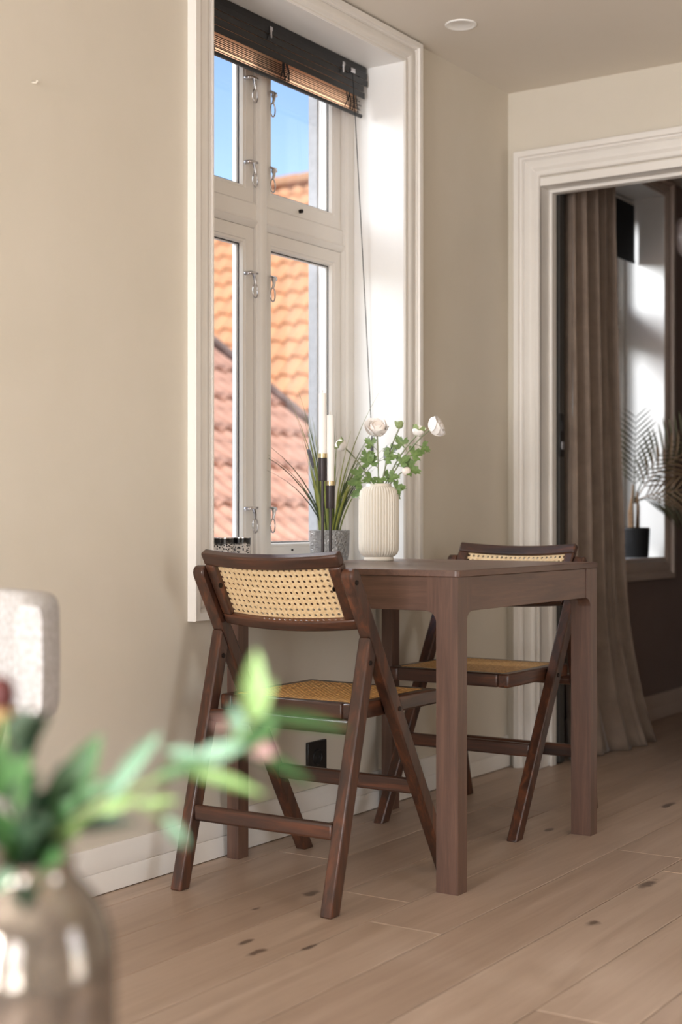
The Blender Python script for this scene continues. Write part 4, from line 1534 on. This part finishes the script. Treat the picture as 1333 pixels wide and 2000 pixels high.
# wrap-around backrest: thick band with rounded edges swept along an arc
sect = []
for i in range(16):
    t = 2 * PI * i / 16
    ex = 0.028 * (abs(math.cos(t)) ** 0.5) * (1 if math.cos(t) >= 0 else -1)
    ez = 0.089 * (abs(math.sin(t)) ** 0.3) * (1 if math.sin(t) >= 0 else -1)
    sect.append((ex, ez))
vs, fs = [], []
A0, A1, NA = R(26), R(154), 32
for j in range(NA + 1):
    an = A0 + (A1 - A0) * j / NA
    end = min(j, NA - j)
    k_ = (0.35, 0.75, 0.94, 1.0)[min(end, 3)]
    for (ex, ez) in sect:
        vs.append(back_fn(an, 0.295 + ex * (0.6 + 0.4 * k_), 0.658 + ez * (0.80 + 0.20 * k_)))
for j in range(NA):
    for i in range(16):
        i2 = (i + 1) % 16
        fs.append((j * 16 + i, j * 16 + i2, (j + 1) * 16 + i2, (j + 1) * 16 + i))
fs += [tuple(range(16)), tuple(NA * 16 + i for i in range(16))[::-1]]
MB().add(vs, fs).build('backrest', 'upholstery', uc, smooth=True, angle=70)
seat = MB()
seat.prism(rounded_rect(0.335, 0.80, -1.85, -1.37, 0.09, 6), 2, 0.40, 0.47)
seat.build('seat', 'upholstery', uc, bevel=0.02, seg=4)
for (x, y) in ((0.36, -1.78), (0.73, -1.78), (0.40, -1.33), (0.58, -1.33)):
    MB().tube([(x, y, 0.0), (x, y, 0.41)], [0.012, 0.018], 12).build('leg', 'walnut_z', uc, smooth=True)
for x in (0.40, 0.58):
    MB().tube([(x, -1.33, 0.40), (x, -1.285, 0.60)], 0.012, 12).build('back_post', 'walnut_z', uc, smooth=True)

# ------------------------------------------------------------------ foreground: glass vase with foliage on a low table
FC = Vector((2.257, -2.858, 0.853))
FW = Vector((-0.5530, 0.8332, 0))
FR = Vector((0.8332, 0.5530, 0))


def at(px, py, depth):
    return FC + FW * depth + FR * ((px - 666.5) / 2800 * depth) - UPV * ((py - 1016) / 2800 * depth)


vc = at(62, 1690, 1.0)
LT = 0.415
lt = thing('low_table', (vc.x - 0.1, vc.y - 0.1, 0), 'low round wooden side table carrying the smoked vase', 'side table')
MB().lathe([(0, LT - 0.025), (0.24, LT - 0.025), (0.25, LT - 0.018), (0.25, LT - 0.006), (0.244, LT), (0, LT)], (vc.x - 0.1, vc.y - 0.1, 0), 48).build('top', 'low_table', lt, smooth=True)
for k_ in range(3):
    an = 2 * PI * k_ / 3 + 0.4
    MB().tube([(vc.x - 0.1 + 0.20 * math.cos(an), vc.y - 0.1 + 0.20 * math.sin(an), 0.0), (vc.x - 0.1 + 0.15 * math.cos(an), vc.y - 0.1 + 0.15 * math.sin(an), LT - 0.02)], [0.011, 0.016], 12).build('leg', 'low_table', lt, smooth=True)
gv = thing('smoked_vase', (vc.x, vc.y, LT), 'smoky mirrored glass vase in the lower left foreground', 'vase')
MB().lathe([(0, 0), (0.050, 0), (0.057, 0.006), (0.0585, 0.03), (0.0585, 0.125), (0.056, 0.148), (0.049, 0.168), (0.038, 0.182), (0.030, 0.190), (0.029, 0.199), (0.031, 0.203), (0.0285, 0.203), (0.0265, 0.198), (0.028, 0.188), (0.046, 0.166), (0.053, 0.147), (0.0555, 0.125), (0.0555, 0.012), (0.05, 0.008), (0, 0.008)], (vc.x, vc.y, LT), 64).build('body', 'smoked', gv, smooth=True, angle=70)
FGL = {}
for k_ in ('fg_leaf', 'fg_leaf_dark', 'fg_leaf_pale', 'fg_leaf_mint', 'fg_pink'):
    FGL[k_] = long_leaf('leaf', 0.17, 0.12)
    FGL[k_].materials.append(M[k_])
mo = Vector((vc.x, vc.y, LT + 0.195))


def branch(name, label, cat, ctrl, leaves, r=0.0022, extra=None):
    """ctrl: points the stalk passes, leaves: (from, to, width factor, material)"""
    t = thing(name, tuple(mo), label, cat, 'leafy stems in the smoked vase')
    pts = [mo - Vector((0, 0, 0.09))] + [mo] + [Vector(c_) for c_ in ctrl]
    sm = []
    for i in range(len(pts) - 1):
        p_1 = pts[max(i - 1, 0)]
        p_2 = pts[min(i + 2, len(pts) - 1)]
        for k2 in range(6):
            s = k2 / 6
            a, b_ = pts[i], pts[i + 1]
            sm.append(0.5 * ((2 * a) + (b_ - p_1) * s + (2 * p_1 - 5 * a + 4 * b_ - p_2) * s * s + (3 * a - p_1 - 3 * b_ + p_2) * s ** 3))
    sm.append(pts[-1])
    MB().tube(sm, [r * (1 - 0.5 * i / len(sm)) for i in range(len(sm))], 7).build('stem', 'fg_stem', t, smooth=True, angle=70)
    for (a, b_, wf, mt) in leaves:
        a, b_ = Vector(a), Vector(b_)
        L = (b_ - a).length
        place(FGL[mt], 'leaf', t, frame_matrix(a, b_ - a, -FW * 0.8 + UPV * 0.6, (L * wf, L, L)))
    return t


branch('leafy_branch', 'long green branch arching right in front of the cane chair', 'branch',
       [at(150, 1600, 0.99), at(290, 1530, 0.98), at(420, 1480, 0.98), at(500, 1400, 0.98)],
       [(at(495, 1405, 0.98), at(500, 1268, 0.98), 1.15, 'fg_leaf_pale'), (at(500, 1405, 0.98), at(690, 1418, 1.0), 0.55, 'fg_leaf'), (at(470, 1440, 0.98), at(455, 1375, 0.98), 1.5, 'fg_leaf_mint'),
        (at(430, 1475, 0.98), at(540, 1415, 0.98), 1.2, 'fg_leaf'), (at(400, 1485, 0.98), at(320, 1462, 0.98), 1.1, 'fg_leaf_mint'), (at(380, 1492, 0.98), at(475, 1450, 0.97), 1.3, 'fg_leaf_mint'),
        (at(350, 1505, 0.98), at(520, 1545, 0.97), 0.55, 'fg_leaf_pale'), (at(470, 1462, 0.98), at(620, 1528, 0.99), 0.6, 'fg_leaf'), (at(300, 1525, 0.98), at(420, 1475, 0.97), 0.7, 'fg_leaf'),
        (at(215, 1560, 0.98), at(310, 1425, 0.99), 0.75, 'fg_leaf_mint'), (at(490, 1455, 0.98), at(535, 1475, 0.97), 2.2, 'fg_pink'), (at(450, 1430, 0.98), at(420, 1405, 0.97), 2.0, 'fg_pink'),
        (at(505, 1400, 0.98), at(530, 1330, 0.97), 1.0, 'fg_leaf_pale'), (at(520, 1440, 0.98), at(530, 1390, 0.97), 1.6, 'fg_leaf')])
branch('leafy_branch', 'drooping pale sprig hanging right of the smoked vase', 'branch', [at(150, 1610, 0.97), at(250, 1570, 0.96), at(320, 1600, 0.96)],
       [(at(320, 1598, 0.96), at(368, 1655, 0.96), 1.3, 'fg_leaf_mint'), (at(270, 1572, 0.96), at(350, 1560, 0.96), 0.8, 'fg_leaf_pale'), (at(200, 1590, 0.96), at(270, 1555, 0.96), 1.0, 'fg_leaf_pale')], 0.0014)
branch('leafy_branch', 'upright stem with broad dark green leaves over the vase mouth', 'branch', [at(100, 1630, 1.0), at(125, 1570, 1.0)],
       [(at(115, 1600, 1.0), at(190, 1432, 1.0), 1.25, 'fg_leaf'), (at(110, 1600, 1.0), at(122, 1488, 1.0), 1.6, 'fg_leaf_dark'), (at(130, 1620, 1.0), at(262, 1598, 0.99), 0.9, 'fg_leaf_dark'), (at(95, 1640, 1.0), at(140, 1560, 0.98), 1.6, 'fg_leaf'),
        (at(90, 1670, 1.0), at(150, 1615, 0.98), 1.5, 'fg_leaf_pale'), (at(60, 1690, 1.0), at(110, 1640, 0.97), 1.5, 'fg_leaf_dark'), (at(120, 1600, 1.0), at(230, 1510, 0.98), 0.8, 'fg_leaf')])
branch('leafy_branch', 'dense dark leafy stem at the left edge below the red bud', 'branch', [at(40, 1620, 1.0), at(15, 1500, 1.0), at(5, 1400, 1.0)],
       [(at(20, 1480, 1.0), at(90, 1395, 0.99), 1.7, 'fg_leaf_dark'), (at(10, 1450, 1.0), at(60, 1390, 0.98), 1.8, 'fg_leaf_dark'), (at(15, 1500, 1.0), at(48, 1440, 0.98), 2.0, 'fg_leaf_dark'), (at(25, 1570, 1.0), at(45, 1480, 0.97), 1.8, 'fg_leaf'), (at(30, 1600, 1.0), at(62, 1510, 0.97), 1.9, 'fg_leaf_dark'),
        (at(35, 1640, 1.0), at(95, 1540, 0.98), 1.6, 'fg_leaf_dark'), (at(30, 1660, 1.0), at(-20, 1580, 0.98), 1.7, 'fg_leaf'), (at(45, 1680, 1.0), at(85, 1600, 0.96), 1.7, 'fg_leaf_dark'), (at(20, 1690, 1.0), at(60, 1620, 0.96), 2.0, 'fg_leaf_dark'),
        (at(15, 1560, 1.0), at(-10, 1450, 0.98), 1.6, 'fg_leaf'), (at(40, 1700, 0.99), at(10, 1640, 0.96), 1.8, 'fg_leaf'), (at(60, 1700, 0.99), at(115, 1668, 0.96), 1.6, 'fg_leaf'), (at(20, 1530, 1.0), at(70, 1440, 1.0), 1.4, 'fg_leaf'),
        (at(70, 1700, 0.99), at(45, 1760, 0.95), 1.6, 'fg_leaf_dark'), (at(20, 1700, 0.97), at(-10, 1740, 0.95), 1.8, 'fg_leaf_mint')])
rbud = thing('dark_red_flower', tuple(mo), 'dark red flower bud at the left edge above the leaves', 'flower')
MB().tube(bez(mo - Vector((0, 0, 0.09)), at(30, 1550, 1.02), at(2, 1400, 1.02), 10), 0.002, 7).build('stem', 'fg_stem', rbud, smooth=True)
q = at(2, 1358, 1.02)
MB().lathe([(0, -0.014), (0.007, -0.011), (0.0105, -0.002), (0.0095, 0.007), (0.005, 0.013), (0, 0.014)], tuple(q), 16).build('bud', 'berry', rbud, smooth=True, angle=70)
MB().lathe([(0, -0.020), (0.007, -0.018), (0.0095, -0.012), (0.008, -0.009), (0, -0.009)], tuple(q), 16).build('calyx', 'tan_bud', rbud, smooth=True, angle=70)
